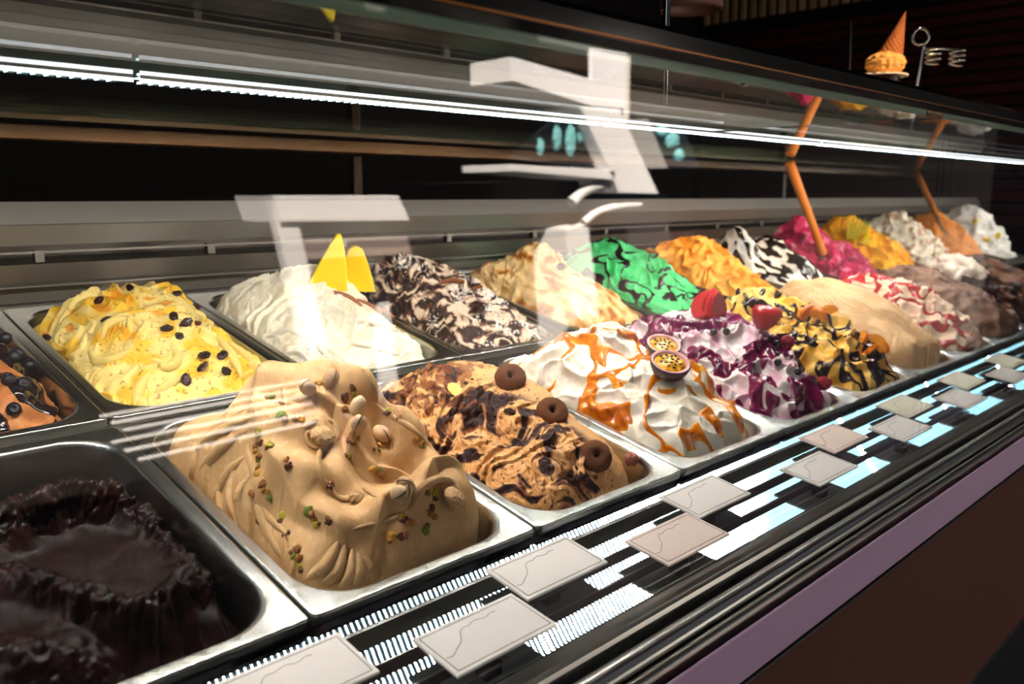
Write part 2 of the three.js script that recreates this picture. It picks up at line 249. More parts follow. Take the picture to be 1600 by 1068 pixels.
// overlapping petals left by the spatula: slow rise, quick drop; s counts the petals
const petal = (s, p = 0.82) => { const t = s - Math.floor(s); return t < p ? Math.pow(t / p, 1.6) : 0.5 + 0.5 * Math.cos(Math.PI * (t - p) / (1 - p)); };
function massGeometry({ nx = 120, nz = 160, hx = 0.1, hz = 0.158, cx = 0, cz = 0, r = 0.04, n = 3, yb = -0.04, H, disp, col, lean = [0, 0] }) {
  const A = 400, gs = [0], qs = [1], arc = [0], asp = 0.8;
  for (let k = 1; k <= A; k++) { const th = k / A * Math.PI / 2, g = Math.pow(Math.sin(th), 2 / n), q = Math.pow(Math.max(0, Math.cos(th)), 2 / n); gs.push(g); qs.push(q); arc.push(arc[k - 1] + Math.hypot(g - gs[k - 1], asp * (q - qs[k - 1]))); }
  const at = (m) => { const t = m * arc[A]; let lo = 0, hi = A; while (hi - lo > 1) { const k = (lo + hi) >> 1; if (arc[k] < t) lo = k; else hi = k; } const f = (t - arc[lo]) / (arc[hi] - arc[lo] || 1); return [mix(gs[lo], gs[hi], f), mix(qs[lo], qs[hi], f)]; };
  const V = (nx + 1) * (nz + 1), pos = new Float32Array(V * 3), uv = new Float32Array(V * 2), idx = new Uint32Array(nx * nz * 6);
  let k = 0;
  for (let j = 0; j <= nz; j++) for (let i = 0; i <= nx; i++, k++) {
    const a = 2 * i / nx - 1, b = 2 * j / nz - 1, m = Math.max(Math.abs(a), Math.abs(b));
    let x = 0, z = 0, q = 1;
    if (m > 1e-6) {
      const [g, qq] = at(m); q = qq; let ex = a / m * hx, ez = b / m * hz;        // point on the rectangle, pulled onto its rounded corner
      const ox = Math.abs(ex) - (hx - r), oz = Math.abs(ez) - (hz - r);
      if (ox > 0 && oz > 0) { const l = Math.hypot(ox, oz), t = r / l * Math.max(ox, oz) / r; const f = r / l; if (f < 1) { ex = Math.sign(ex) * (hx - r + ox * f); ez = Math.sign(ez) * (hz - r + oz * f); } }
      x = ex * g; z = ez * g;
    }
    const h = H(x + cx, z + cz), y = yb + (h - yb) * q;
    pos[3 * k] = x + cx + lean[0] * Math.max(0, y); pos[3 * k + 1] = y; pos[3 * k + 2] = z + cz + lean[1] * Math.max(0, y);
    uv[2 * k] = (x + cx) * 12; uv[2 * k + 1] = (z + cz + y) * 12;
  }
  let q = 0; for (let j = 0; j < nz; j++) for (let i = 0; i < nx; i++) { const a = j * (nx + 1) + i, b = a + 1, c = a + nx + 1, d = c + 1; idx.set([a, c, b, b, c, d], q); q += 6; }
  const g = new THREE.BufferGeometry(); g.setAttribute('position', new THREE.BufferAttribute(pos, 3)); g.setAttribute('uv', new THREE.BufferAttribute(uv, 2)); g.setIndex(new THREE.BufferAttribute(idx, 1));
  g.computeVertexNormals();
  const base = pos.slice(), N0 = g.attributes.normal.array;
  for (let v = 0; v < V; v++) { const x = base[3 * v], y = base[3 * v + 1], z = base[3 * v + 2], d = disp(x, y, z, N0[3 * v], N0[3 * v + 1], N0[3 * v + 2]) * sstep(yb, yb + 0.03, y);
    for (let c = 0; c < 3; c++) pos[3 * v + c] += d * N0[3 * v + c];
    pos[3 * v] = clamp(pos[3 * v], -0.099 - 9 * Math.max(0, pos[3 * v + 1] - 0.004), 0.099 + 9 * Math.max(0, pos[3 * v + 1] - 0.004)); pos[3 * v + 2] = clamp(pos[3 * v + 2], -0.159 - 9 * Math.max(0, pos[3 * v + 1] - 0.004), 0.159 + 9 * Math.max(0, pos[3 * v + 1] - 0.004)); }
  g.computeVertexNormals();
  const rgbs = new Float32Array(V * 3);
  for (let v = 0; v < V; v++) { const c = col(base[3 * v], base[3 * v + 1], base[3 * v + 2]); rgbs[3 * v] = c[0]; rgbs[3 * v + 1] = c[1]; rgbs[3 * v + 2] = c[2]; }
  g.setAttribute('color', new THREE.BufferAttribute(rgbs, 3));
  g.userData = {}; return { g, base };
}
// a layer of sauce lying on a mass: only where mask > 0 it stands proud of the surface
function sauceGeometry({ g, base }, mask, col, h = 0.0022) {
  const P = g.attributes.position.array, N = g.attributes.normal.array, I = g.index.array, V = P.length / 3, m = new Float32Array(V);
  for (let v = 0; v < V; v++) m[v] = clamp(mask(base[3 * v], base[3 * v + 1], base[3 * v + 2], N[3 * v], N[3 * v + 1], N[3 * v + 2]), -1, 1);
  const map = new Int32Array(V).fill(-1), pos = [], cs = [], idx = [];
  const put = (v) => { if (map[v] < 0) { map[v] = pos.length / 3; const d = h * (m[v] > 0 ? Math.sqrt(m[v]) : Math.max(-0.6, m[v] * 4)); for (let c = 0; c < 3; c++) pos.push(P[3 * v + c] + d * N[3 * v + c]); const q = col(base[3 * v], base[3 * v + 1], base[3 * v + 2], m[v]); cs.push(q[0], q[1], q[2]); } return map[v]; };
  for (let t = 0; t < I.length; t += 3) { const a = I[t], b = I[t + 1], c = I[t + 2]; if (Math.max(m[a], m[b], m[c]) > 0) idx.push(put(a), put(b), put(c)); }
  const o = new THREE.BufferGeometry(); o.setAttribute('position', new THREE.Float32BufferAttribute(pos, 3)); o.setAttribute('color', new THREE.Float32BufferAttribute(cs, 3)); o.setIndex(idx); o.computeVertexNormals(); return o;
}
const masses = {};
function addMass(key, i, row, label, def) {
  const t = thing('gelato_mound', label, 'gelato', panAt(i, row)); t.rotation.x = TILT;
  const m = massGeometry(def); mesh('gelato', m.g, def.mat ?? G.soft, t);
  for (const s of def.sauces ?? []) { const sm = mesh(s.name, sauceGeometry(m, s.mask, s.col, s.h), s.mat ?? G.sauce, t); if (s.label) sm.userData.label = s.label; }
  t.updateMatrixWorld(true); masses[key] = { t, pos: m.g.attributes.position.array, nor: m.g.attributes.normal.array }; return t;
}
// something resting on a mass near the pan point (x, y, z): a top-level thing, its y axis along the surface normal blended with up
const UPV = new THREE.Vector3(0, 1, 0);
function rest(key, [x, y, z], o, { spin = 0, sink = 0, up = 0 } = {}) {
  const { t, pos, nor } = masses[key]; let best = 1e9, b = 0;
  for (let v = 0; v < pos.length; v += 3) { const d = (pos[v] - x) ** 2 + (pos[v + 1] - y) ** 2 + (pos[v + 2] - z) ** 2; if (d < best) { best = d; b = v; } }
  const n = new THREE.Vector3(nor[b], nor[b + 1], nor[b + 2]).lerp(UPV, up).normalize();
  const q = new THREE.Quaternion().setFromUnitVectors(UPV, n).multiply(new THREE.Quaternion().setFromAxisAngle(UPV, spin));
  o.position.set(pos[b], pos[b + 1], pos[b + 2]).addScaledVector(n, -sink).applyMatrix4(t.matrixWorld); o.quaternion.copy(t.quaternion).multiply(q); return o;
}
// shared surface recipes (x, y, z in pan metres)
const warp = (x, y, z, f, a, s = 0) => [x + a * n3(x * f + s, y * f, z * f), y + a * n3(x * f, y * f + s + 20, z * f), z + a * n3(x * f, y * f, z * f + s + 40)];
// soft whipped folds
function folds({ lam = 0.03, amp = 0.006, ang = 0, w = 0.03, wf = 12, ky = 0.4, fine = 0.0002, fk = 6, s = 0, lump = 0.005, lf = 22, p = 0.82 }) {
  const ca = Math.cos(ang), sa = Math.sin(ang);
  return (x, y, z) => { const [X, Y, Z] = warp(x, y, z, wf, w, s); const t = (X * ca + Z * sa + Y * ky) / lam; const k = 0.55 + 0.45 * n3(x * 14 + s, y * 14, z * 14 + 3);
    return amp * k * petal(t, p) + lump * fbm(x * lf + s, y * lf, z * lf, 3) + fine * Math.sin(6.283 * t * fk + 3 * n3(x * 30, y * 30, z * 30 + s)); };
}
// scooped facets with raised crests between them
function scallops({ size = 0.035, amp = 0.008, st = [1, 1, 1], w = 0.012, wf = 20, s = 0, fine = 0.0003, lump = 0.003, lf = 20 }) {
  return (x, y, z) => { const [X, Y, Z] = warp(x, y, z, wf, w, s); const [f1, f2] = worley(X / size / st[0] + s, Y / size / st[1], Z / size / st[2], 1); const e = f2 - f1;
    return amp * (Math.exp(-e * 4.5) + 0.5 * f1 * f1 - 0.4) + lump * fbm(x * lf + s, y * lf, z * lf, 3) + fine * Math.sin((X + Z) * 900 + 4 * n3(x * 25, y * 25, z * 25)); };
}
const speck = (x, y, z, f, thr, s = 0) => sstep(thr, thr + 0.06, n3(x * f + s, y * f, z * f));
/* ---------------------------------------------------------------- the flavours */
const C = (...h) => h.map(rgb);
{
  // dark chocolate in the nearest pan
  const [dk, mk, lt] = C(0x140807, 0x1c0c0a, 0x2a1512);
  const rim = crests([[[[-0.09, -0.03], [-0.03, -0.05], [0.03, -0.062], [0.072, -0.055], [0.09, -0.02]], 0.034, 0.016, 0.012], [[[0.086, -0.03], [0.093, 0.02], [0.088, 0.07], [0.06, 0.095]], 0.02, 0.012, 0.014], [[[-0.05, -0.02], [-0.02, 0.03], [0.0, 0.075], [0.022, 0.1], [0.05, 0.098], [0.085, 0.075]], 0.024, 0.013, 0.013], [[[-0.09, 0.06], [-0.04, 0.1], [0.0, 0.14]], 0.012, 0.02, 0.02]]);
  addPan(-1, 'F', 'steel pan holding the dark chocolate gelato next to the pistachio pan');
  addMass('choc', -1, 'F', 'glossy dark chocolate gelato with torn ridges, scooped low in its pan', {
    nx: 220, nz: 300, hx: 0.099, hz: 0.15, cz: 0.004, n: 4, yb: -0.07, mat: G.gloss,
    H: (x, z) => -0.016 + rim(x + 0.004 * n3(x * 40, 3, z * 40), z + 0.006 * n3(x * 30, 7, z * 30)) - 0.012 * sstep(0.1, 0.15, z),
    disp: (x, y, z) => { const r = clamp(rim(x, z) / 0.02); return 0.003 * fbm(x * 12, y * 12, z * 12, 2) + r * (0.006 * fbm(x * 55, y * 55, z * 55, 4) + 0.004 * Math.abs(n3(x * 110, y * 110, z * 50))) + 0.004 * petal((x + 0.25 * z + 0.012 * n3(x * 10, 2, z * 10)) / 0.02) * sstep(0.085, 0.12, z) * sstep(-0.02, 0.03, x); },
    col: (x, y, z) => mixc(mixc(dk, mk, 0.5 + 0.5 * n3(x * 20, y * 20, z * 20)), lt, 0.5 * speck(x, y, z, 60, 0.3)),
  });
  // pistachio
  const [p1, p2, p3] = C(0xdbb27e, 0xcfa26e, 0xe4c294);
  addPan(0, 'F', 'steel pan holding the beige pistachio gelato topped with whole nuts');
  const pf = folds({ lam: 0.03, amp: 0.007, ang: 1.45, w: 0.012, wf: 12, ky: 0.5, fine: 0.0003, fk: 5, lump: 0.002, s: 3 });
  const pR = relief([[-0.025, -0.05, 0.09], [0.01, -0.035, 0.088], [0.04, -0.014, 0.083], [0, -0.13, 0.02], [0.07, -0.11, 0.02], [-0.06, -0.11, 0.03], [0.095, -0.05, 0.028], [0.08, 0.03, 0.062], [0.087, 0.08, 0.042], [-0.062, -0.03, 0.068], [-0.075, 0.03, 0.046], [-0.08, 0.09, 0.018], [-0.098, -0.03, 0.015], [-0.098, 0.05, 0.0], [-0.03, 0, 0.078], [-0.04, 0.05, 0.054], [-0.045, 0.1, 0.028], [-0.045, 0.145, 0.0], [0.025, 0.02, 0.052], [0.05, 0.03, 0.036], [0.055, 0.065, 0.012], [0.02, 0.07, 0.024], [0.04, 0.118, 0.046], [0.065, 0.12, 0.05], [0, 0.128, 0.036], [0.03, 0.15, 0.034], [0.07, 0.145, 0.042]]);
  const pC = crests([[[[-0.035, -0.065], [-0.064, -0.025], [-0.074, 0.03], [-0.072, 0.075], [-0.056, 0.125]], 0.018, 0.0035, 0.02], [[[-0.015, -0.055], [0.02, -0.035], [0.05, -0.012], [0.082, 0.03], [0.088, 0.085]], 0.022, 0.03, 0.0035], [[[-0.015, -0.008], [0.006, 0.006], [0.012, 0.024], [0.0, 0.045], [0.012, 0.068], [0.045, 0.078]], 0.02, 0.0045, 0.016], [[[-0.06, 0.155], [-0.015, 0.116], [0.02, 0.126], [0.05, 0.1], [0.082, 0.105]], 0.018, 0.0045, 0.014], [[[-0.02, -0.02], [-0.03, 0.02], [-0.03, 0.06], [-0.035, 0.1]], -0.008, 0.012, 0.01], [[[0.02, -0.012], [0.045, 0.012], [0.06, 0.04], [0.062, 0.075]], -0.014, 0.018, 0.014], [[[0.005, 0.016], [0.02, 0.012], [0.026, 0.028], [0.012, 0.034]], 0.009, 0.004, 0.006]]);
  addMass('pist', 0, 'F', 'tall beige pistachio gelato mound with chopped green pistachios and whole shelled nuts', {
    nx: 320, nz: 420, hx: 0.095, hz: 0.152, cz: 0.0, n: 5, yb: -0.06,
    H: (x, z) => pR(x, z) + pC(x, z),
    disp: (x, y, z) => pf(x, y, z) * (0.08 + 0.5 * sstep(0.062, 0.09, -x + 0.02 * n3(x * 20, 2, z * 20))) ,
    col: (x, y, z) => mixc(mixc(p1, p2, 0.5 + 0.5 * fbm(x * 25, y * 25, z * 25)), p3, 0.4 * speck(x, y, z, 90, 0.5)),
  });
  // cookie swirl
  const [k1, k2, k3, k4] = C(0xe6a766, 0x331a18, 0x8a4e30, 0xf4d6a4);
  const kf = folds({ lam: 0.036, amp: 0.008, ang: 1.1, w: 0.045, wf: 15, ky: 0.3, fine: 0.0006, s: 11, lump: 0.005 });
  const swirl = (x, y, z, s) => { const [X, Y, Z] = warp(x, y, z, 12, 0.05, s), q = X * 0.8 + Z * 0.6, w = Z * 0.8 - X * 0.6; return 0.7 * n3(q * 12 + s, Y * 16, w * 34) + 0.3 * n3(q * 34, Y * 40 + s, w * 90); };
  const smoothZone = (x, z) => sstep(-0.012, 0.01, x - 0.0 - 0.25 * (z + 0.02)) * sstep(-0.12, -0.08, z);
  addPan(1, 'F', 'steel pan holding the chocolate cookie gelato');
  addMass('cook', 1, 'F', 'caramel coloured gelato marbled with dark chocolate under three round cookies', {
    nx: 300, nz: 400, hx: 0.092, hz: 0.152, n: 3.2, yb: -0.06,
    H: slope(0.044, 0.02, [[0.04, 0.0, 0.05, 0.06, 0.022], [-0.08, 0.03, 0.04, 0.1, -0.018], [0.02, 0.10, 0.05, 0.03, 0.012], [-0.01, -0.08, 0.05, 0.04, 0.012]]),
    disp: (x, y, z) => { const q = smoothZone(x, z); return kf(x, y, z) * (1 - 0.72 * q) + (1 - q) * 0.003 * fbm(x * 70, y * 70, z * 70, 3); },
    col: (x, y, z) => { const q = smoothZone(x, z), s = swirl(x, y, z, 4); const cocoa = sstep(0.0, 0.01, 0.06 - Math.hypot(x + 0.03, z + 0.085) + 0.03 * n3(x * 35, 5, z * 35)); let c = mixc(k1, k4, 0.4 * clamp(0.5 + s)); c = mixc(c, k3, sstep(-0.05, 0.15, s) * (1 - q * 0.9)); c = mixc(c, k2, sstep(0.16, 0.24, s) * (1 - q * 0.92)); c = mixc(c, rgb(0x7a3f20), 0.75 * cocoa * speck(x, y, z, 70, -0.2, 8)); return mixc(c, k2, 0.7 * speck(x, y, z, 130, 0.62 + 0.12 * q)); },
  });
  // passion fruit
  const [w1, w2, o1, o2] = C(0xfaf3e6, 0xf6e6c8, 0xe07c10, 0xb84a08);
  const vf = scallops({ size: 0.06, amp: 0.013, st: [1, 1, 1.15], w: 0.02, wf: 14, s: 21, fine: 0.0001, lump: 0.006 });
  const lineMask = (f, wd, s, wf = 14, wa = 0.03) => (x, y, z) => { const [X, Y, Z] = warp(x, y, z, wf, wa, s); return (wd - Math.abs(n3(X * f + s, Y * f * 0.45, Z * f))) / wd; };
  const po = lineMask(12, 0.24, 5);
  addPan(2, 'F', 'steel pan holding the white passion fruit gelato');
  addMass('pass', 2, 'F', 'white gelato with flowing orange passion fruit sauce', {
    nx: 240, nz: 330, hx: 0.094, hz: 0.152, n: 3.4, yb: -0.06,
    H: slope(0.046, 0.026, [[0.04, -0.07, 0.04, 0.04, 0.03], [0.05, 0.06, 0.05, 0.05, 0.026], [-0.08, 0.03, 0.04, 0.1, -0.022], [0.03, 0.14, 0.06, 0.02, 0.008]]),
    disp: vf, col: (x, y, z) => mixc(w1, w2, clamp(0.3 + 0.9 * fbm(x * 18, y * 18, z * 18))),
    sauces: [{ name: 'passion_fruit_sauce', label: 'glossy orange sauce', mask: (x, y, z, nx, ny) => Math.min(po(x, y, z), 0.9 * sstep(-0.5, 0.0, n3(x * 9 + 3, y * 9, z * 9)) * 2 - 0.7), col: (x, y, z, m) => mixc(mixc(rgb(0xf0a02a), o1, sstep(0, 0.4, m)), o2, sstep(0.6, 1, m) * 0.7) }],
  });
  // forest berries
  const [b1, b2, b3, b4] = C(0xf3e6e6, 0xe6b4c6, 0x7d0f47, 0x4c0a35);
  const bf = scallops({ size: 0.05, amp: 0.014, w: 0.02, s: 31, fine: 0.0003, lump: 0.009, lf: 16 });
  addPan(3, 'F', 'steel pan holding the white gelato with berry sauce');
  addMass('berr', 3, 'F', 'white gelato under dark purple berry sauce and red berries', {
    nx: 200, nz: 270, hx: 0.094, hz: 0.152, n: 3.6, yb: -0.06,
    H: slope(0.055, 0.03, [[0.05, 0.0, 0.06, 0.07, 0.03], [-0.08, 0.05, 0.04, 0.1, -0.02]]),
    disp: bf, col: (x, y, z) => mixc(b1, b2, sstep(0.0, 0.5, n3(x * 22 + 9, y * 22, z * 22))),
    sauces: [{ name: 'berry_sauce', label: 'dark purple berry sauce', mask: (x, y, z) => { const [X, Y, Z] = warp(x, y, z, 18, 0.02, 3); return 1.6 * (n3(X * 15 + 2, Y * 6, Z * 15) + 0.12) + 0.5 * n3(X * 50, Y * 20, Z * 50); }, col: (x, y, z, m) => mixc(b3, b4, sstep(0.2, 0.9, m) * 0.8), h: 0.003 }],
  });
  // yellow with chocolate and orange slices
  const [y1, y2, ch] = C(0xf9b836, 0xfbdb84, 0x2c150d);
  addPan(4, 'F', 'steel pan holding the yellow gelato with chocolate drizzle');
  addMass('oran', 4, 'F', 'yellow orange gelato laced with dark chocolate drizzle', {
    nx: 170, nz: 230, hx: 0.094, hz: 0.152, n: 3.6, yb: -0.06,
    H: slope(0.075, 0.03, [[0.0, -0.08, 0.06, 0.05, 0.012], [0.05, 0.04, 0.05, 0.07, 0.022]]),
    disp: scallops({ size: 0.05, amp: 0.012, s: 41, lump: 0.009 }), col: (x, y, z) => mixc(y1, y2, clamp(0.4 + fbm(x * 24, y * 24, z * 24))),
    sauces: [{ name: 'chocolate_drizzle', label: 'dark chocolate drizzle', mask: lineMask(17, 0.2, 9), col: () => ch }],
  });
  // plain beige
  const [e1, e2] = C(0xe6bf8d, 0xdcb07d);
  addPan(5, 'F', 'steel pan holding the smooth plain beige gelato');
  addMass('beig', 5, 'F', 'smooth plain beige gelato swept into one slope', {
    nx: 150, nz: 210, hx: 0.095, hz: 0.152, n: 4.5, yb: -0.06,
    H: slope(0.085, 0.035, [[0.04, 0.02, 0.06, 0.07, 0.022]]),
    disp: folds({ lam: 0.07, amp: 0.008, ang: 0.3, w: 0.03, fine: 0.0006, s: 51, lump: 0.005, lf: 14 }), col: (x, y, z) => mixc(e1, e2, clamp(0.5 + fbm(x * 20, y * 20, z * 20))),
  });
  // strawberry cream
  const [s1, s2, s3] = C(0xf0dcc0, 0xe6b9a0, 0xb01a22);
  addPan(6, 'F', 'steel pan holding the cream gelato with red strawberry sauce');
  addMass('stra', 6, 'F', 'cream gelato streaked with red strawberry sauce', {
    nx: 130, nz: 180, hx: 0.095, hz: 0.152, n: 3.8, yb: -0.06,
    H: slope(0.075, 0.035, [[0.04, 0.02, 0.06, 0.07, 0.02]]),
    disp: scallops({ size: 0.05, amp: 0.012, s: 61, lump: 0.009 }), col: (x, y, z) => mixc(s1, s2, clamp(0.4 + fbm(x * 24, y * 24, z * 24))),
    sauces: [{ name: 'strawberry_sauce', label: 'red strawberry sauce', mask: lineMask(12, 0.24, 19), col: () => s3 }],
  });
  // far front row: dark chocolate with cream top
  const [c1, c2, c3] = C(0x2c1711, 0x6a4129, 0xefe0cf);
  addPan(8, 'F', 'steel pan holding the dark chocolate gelato with a cream crest');
  addMass('dark', 8, 'F', 'dark chocolate gelato with a pale cream and pink crest', {
    nx: 120, nz: 160, hx: 0.095, hz: 0.152, n: 3.8, yb: -0.06, mat: G.gloss,
    H: humps([[0.0, -0.06, 0.09, 0.09, 0.09], [0.0, 0.08, 0.08, 0.07, 0.03]], 0.008),
    disp: scallops({ size: 0.05, amp: 0.012, s: 71, lump: 0.01 }), col: (x, y, z) => mixc(c1, c2, sstep(0.1, 0.5, n3(x * 20, y * 20, z * 20))),
    sauces: [{ name: 'cream_cap', label: 'pale cream on the crest', mat: G.soft, h: 0.006, mask: (x, y, z) => (0.07 - Math.hypot(x, z + 0.06) + 0.03 * n3(x * 30, 1, z * 30)) / 0.03, col: () => c3 }, { name: 'pink_sauce', label: 'pink sauce on the crest', h: 0.0075, mask: (x, y, z) => Math.hypot(x, z + 0.06) < 0.05 ? lineMask(16, 0.2, 29)(x, y, z) : -1, col: () => rgb(0xd8566e) }],
  });
  addPan(9, 'F', 'steel pan holding the dark brown gelato at the far end of the customer row');
  addMass('dark3', 9, 'F', 'dark brown chocolate gelato at the far end of the customer row', { nx: 90, nz: 120, n: 3.6, yb: -0.06, H: slope(0.085, 0.05), disp: scallops({ size: 0.05, amp: 0.012, s: 78 }), col: (x, y, z) => mixc(c2, c1, sstep(-0.2, 0.3, n3(x * 20, y * 20, z * 20))) });
  addPan(7, 'F', 'steel pan holding the grey brown hazelnut gelato after the strawberry pan');
  addMass('dark2', 7, 'F', 'grey brown hazelnut gelato between the strawberry and dark chocolate pans', { nx: 90, nz: 120, n: 3.6, yb: -0.06, H: slope(0.085, 0.05), disp: scallops({ size: 0.05, amp: 0.012, s: 75 }), col: (x, y, z) => mixc(rgb(0x8a6a58), rgb(0x5d4034), sstep(0, 0.4, n3(x * 20, y * 20, z * 20))) });

  /* back row */
  const [q1, q2] = C(0xc9824a, 0x9c5a2c);
  addPan(-1, 'B', 'steel pan holding the orange brown gelato with dark berries');
  addMass('brow', -1, 'B', 'orange brown gelato covered in dark glossy berry sauce', {
    nx: 150, nz: 200, hx: 0.098, hz: 0.15, n: 3.2, yb: -0.06,
    H: humps([[0.02, -0.02, 0.07, 0.09, 0.05], [0.05, 0.09, 0.05, 0.05, 0.012]], -0.005),
    disp: folds({ lam: 0.03, amp: 0.008, ang: 0.1, s: 81, lump: 0.008 }), col: (x, y, z) => mixc(q1, q2, clamp(0.5 + fbm(x * 24, y * 24, z * 24))),
    sauces: [{ name: 'dark_sauce', label: 'almost black berry sauce', mask: (x, y, z) => 2.2 * (n3(x * 14 + 6, y * 10, z * 14) + 0.2), col: () => rgb(0x1c1216), h: 0.003 }],
  });
  const [l1, l2, l3] = C(0xfbe08c, 0xf6c540, 0xe8900e);
  const lf = folds({ lam: 0.042, amp: 0.011, ang: 0.8, w: 0.05, wf: 13, ky: 0.3, fine: 0.0006, fk: 6, s: 91, lump: 0.006 });
  addPan(0, 'B', 'steel pan holding the yellow gelato with raisins');
  addMass('yell', 0, 'B', 'pale yellow gelato with orange streaks and raisin flowers', {
    nx: 260, nz: 340, hx: 0.097, hz: 0.155, n: 3.8, yb: -0.05,
    H: slope(0.036, 0.002, [[0.03, -0.11, 0.06, 0.04, 0.014], [0.02, 0.03, 0.06, 0.07, 0.012], [-0.09, -0.1, 0.03, 0.06, -0.03]]),
    disp: lf, col: (x, y, z) => { const [X, Y, Z] = warp(x, y, z, 14, 0.03, 6); const a = n3(X * 14, Y * 14, Z * 14); let c = mixc(l1, l2, sstep(-0.1, 0.4, a)); c = mixc(c, l3, 0.85 * sstep(0.35, 0.65, n3(X * 20 + 8, Y * 20, Z * 20)) * sstep(0.5, -0.3, z / 0.15)); return mixc(c, rgb(0x7a4a22), 0.6 * speck(x, y, z, 110, 0.68)); },
  });
  const [h1, h2] = C(0xfef6e2, 0xf8ebcc);
  addPan(1, 'B', 'steel pan holding the ivory cream gelato');
  addMass('whit', 1, 'B', 'ivory white cream gelato in soft folds under pineapple wedges', {
    nx: 260, nz: 340, hx: 0.097, hz: 0.155, n: 3.4, yb: -0.05,
    H: slope(0.048, 0.006, [[0.04, -0.05, 0.06, 0.07, 0.03], [0.03, 0.08, 0.06, 0.05, 0.016], [-0.09, -0.12, 0.03, 0.05, -0.02]]),
    disp: folds({ lam: 0.045, amp: 0.01, ang: 1.0, w: 0.055, wf: 11, ky: 0.2, fine: 0.0005, fk: 7, s: 101, lump: 0.007 }), col: (x, y, z) => mixc(h1, h2, clamp(0.4 + fbm(x * 20, y * 20, z * 20))),
  });
  const [g1, g2, g3] = C(0xe9d2b8, 0x35201a, 0x7a4a33);
  addPan(2, 'B', 'steel pan holding the cream gelato with cocoa crumble');
  addMass('crum', 2, 'B', 'cream gelato mottled with dark cocoa crumble and icing sugar', {
    nx: 220, nz: 290, hx: 0.096, hz: 0.155, n: 3.4, yb: -0.05,
    H: slope(0.045, 0.012, [[-0.02, -0.09, 0.05, 0.05, 0.03], [0.04, 0.02, 0.06, 0.08, 0.02]]),
    disp: (() => { const f = folds({ lam: 0.035, amp: 0.008, ang: 0.9, w: 0.04, s: 111, lump: 0.008 }); return (x, y, z) => f(x, y, z) + 0.002 * fbm(x * 110, y * 110, z * 110, 2); })(),
    col: (x, y, z) => { const s = swirl(x, y, z, 14) - 1.6 * (x - 0.02) - 0.1; let c = mixc(g1, g3, sstep(-0.2, 0.05, s)); c = mixc(c, g2, sstep(0.0, 0.14, s)); return mixc(c, rgb(0xf8f3ec), 0.85 * sstep(0.3, 0.55, n3(x * 130, y * 130, z * 130) * 0.6 + 0.5 * n3(x * 16 + 4, y * 16, z * 16) + 1.2 * x)); },
  });
  const [m1, m2, m3] = C(0xf6d296, 0xdd9c48, 0xa85c18);
  addPan(3, 'B', 'steel pan holding the caramel crunch gelato');
  addMass('cara', 3, 'B', 'caramel coloured gelato with crunchy golden lumps on top', {
    nx: 190, nz: 250, hx: 0.096, hz: 0.155, n: 3.4, yb: -0.05,
    H: slope(0.04, 0.016, [[0.03, -0.08, 0.05, 0.05, 0.045], [0.04, 0.05, 0.06, 0.07, 0.02]]),
    disp: (() => { const f = folds({ lam: 0.032, amp: 0.009, ang: 0.15, w: 0.02, ky: 0, s: 121, lump: 0.006 }), sc = scallops({ size: 0.018, amp: 0.008, s: 125, w: 0.008, lump: 0.006 }); return (x, y, z) => z < -0.03 + 0.03 * n3(x * 20, 0, z * 20) ? sc(x, y, z) : f(x, y, z); })(),
    col: (x, y, z) => { const a = n3(x * 30 + 3, y * 30, z * 18); let c = mixc(m1, m2, sstep(0.0, 0.45, a)); return mixc(c, m3, 0.8 * sstep(0.45, 0.7, a + 0.2 * n3(x * 80, y * 80, z * 80))); },
  });
  const [v1, v2] = C(0x74f09c, 0x42d87a);
  addPan(4, 'B', 'steel pan holding the green mint gelato');
  addMass('mint', 4, 'B', 'bright green mint gelato with dark chocolate lines', {
    nx: 180, nz: 240, hx: 0.096, hz: 0.155, n: 3.4, yb: -0.05,
    H: slope(0.055, 0.016, [[0.0, -0.08, 0.06, 0.06, 0.025], [0.04, 0.03, 0.06, 0.07, 0.028]]),
    disp: folds({ lam: 0.03, amp: 0.012, ang: 0.35, w: 0.03, s: 131, lump: 0.006 }), col: (x, y, z) => mixc(v1, v2, clamp(0.4 + fbm(x * 24, y * 24, z * 24))),
    sauces: [{ name: 'chocolate_drizzle', label: 'dark chocolate lines', mask: lineMask(15, 0.17, 39), col: () => rgb(0x2a1712) }],
  });
  const [a1, a2] = C(0xf8b452, 0xe08e2c);
  addPan(5, 'B', 'steel pan holding the amber caramel gelato');
  addMass('ambe', 5, 'B', 'amber caramel gelato in overlapping petals', {
    nx: 150, nz: 200, hx: 0.096, hz: 0.155, n: 3.2, yb: -0.05, H: slope(0.055, 0.016, [[0.02, -0.03, 0.06, 0.07, 0.025]]),
    disp: scallops({ size: 0.045, amp: 0.016, s: 141, lump: 0.006 }), col: (x, y, z) => mixc(a1, a2, sstep(-0.2, 0.5, n3(x * 30, y * 30, z * 30))),
  });
  const [d1] = C(0xf0eee6);
  addPan(6, 'B', 'steel pan holding the white gelato under chocolate stripes');
  addMass('stri', 6, 'B', 'white gelato peaks under thick black chocolate stripes', {
    nx: 150, nz: 200, hx: 0.096, hz: 0.155, n: 3.2, yb: -0.05, H: humps([[-0.05, -0.08, 0.04, 0.06, 0.09], [0.04, -0.02, 0.05, 0.08, 0.075], [0.03, 0.09, 0.07, 0.05, 0.03]], 0.004),
    disp: folds({ lam: 0.04, amp: 0.008, ang: 0.2, s: 151, lump: 0.006 }), col: () => d1,
    sauces: [{ name: 'chocolate_stripes', label: 'black chocolate stripes', mask: (x, y, z) => 2 * (n3(x * 46 + 4, y * 7, z * 22 + 6) + 0.05), col: () => rgb(0x1b0f0d) }],
  });
  const [r1, r2] = C(0xc22a5c, 0x8d123e);
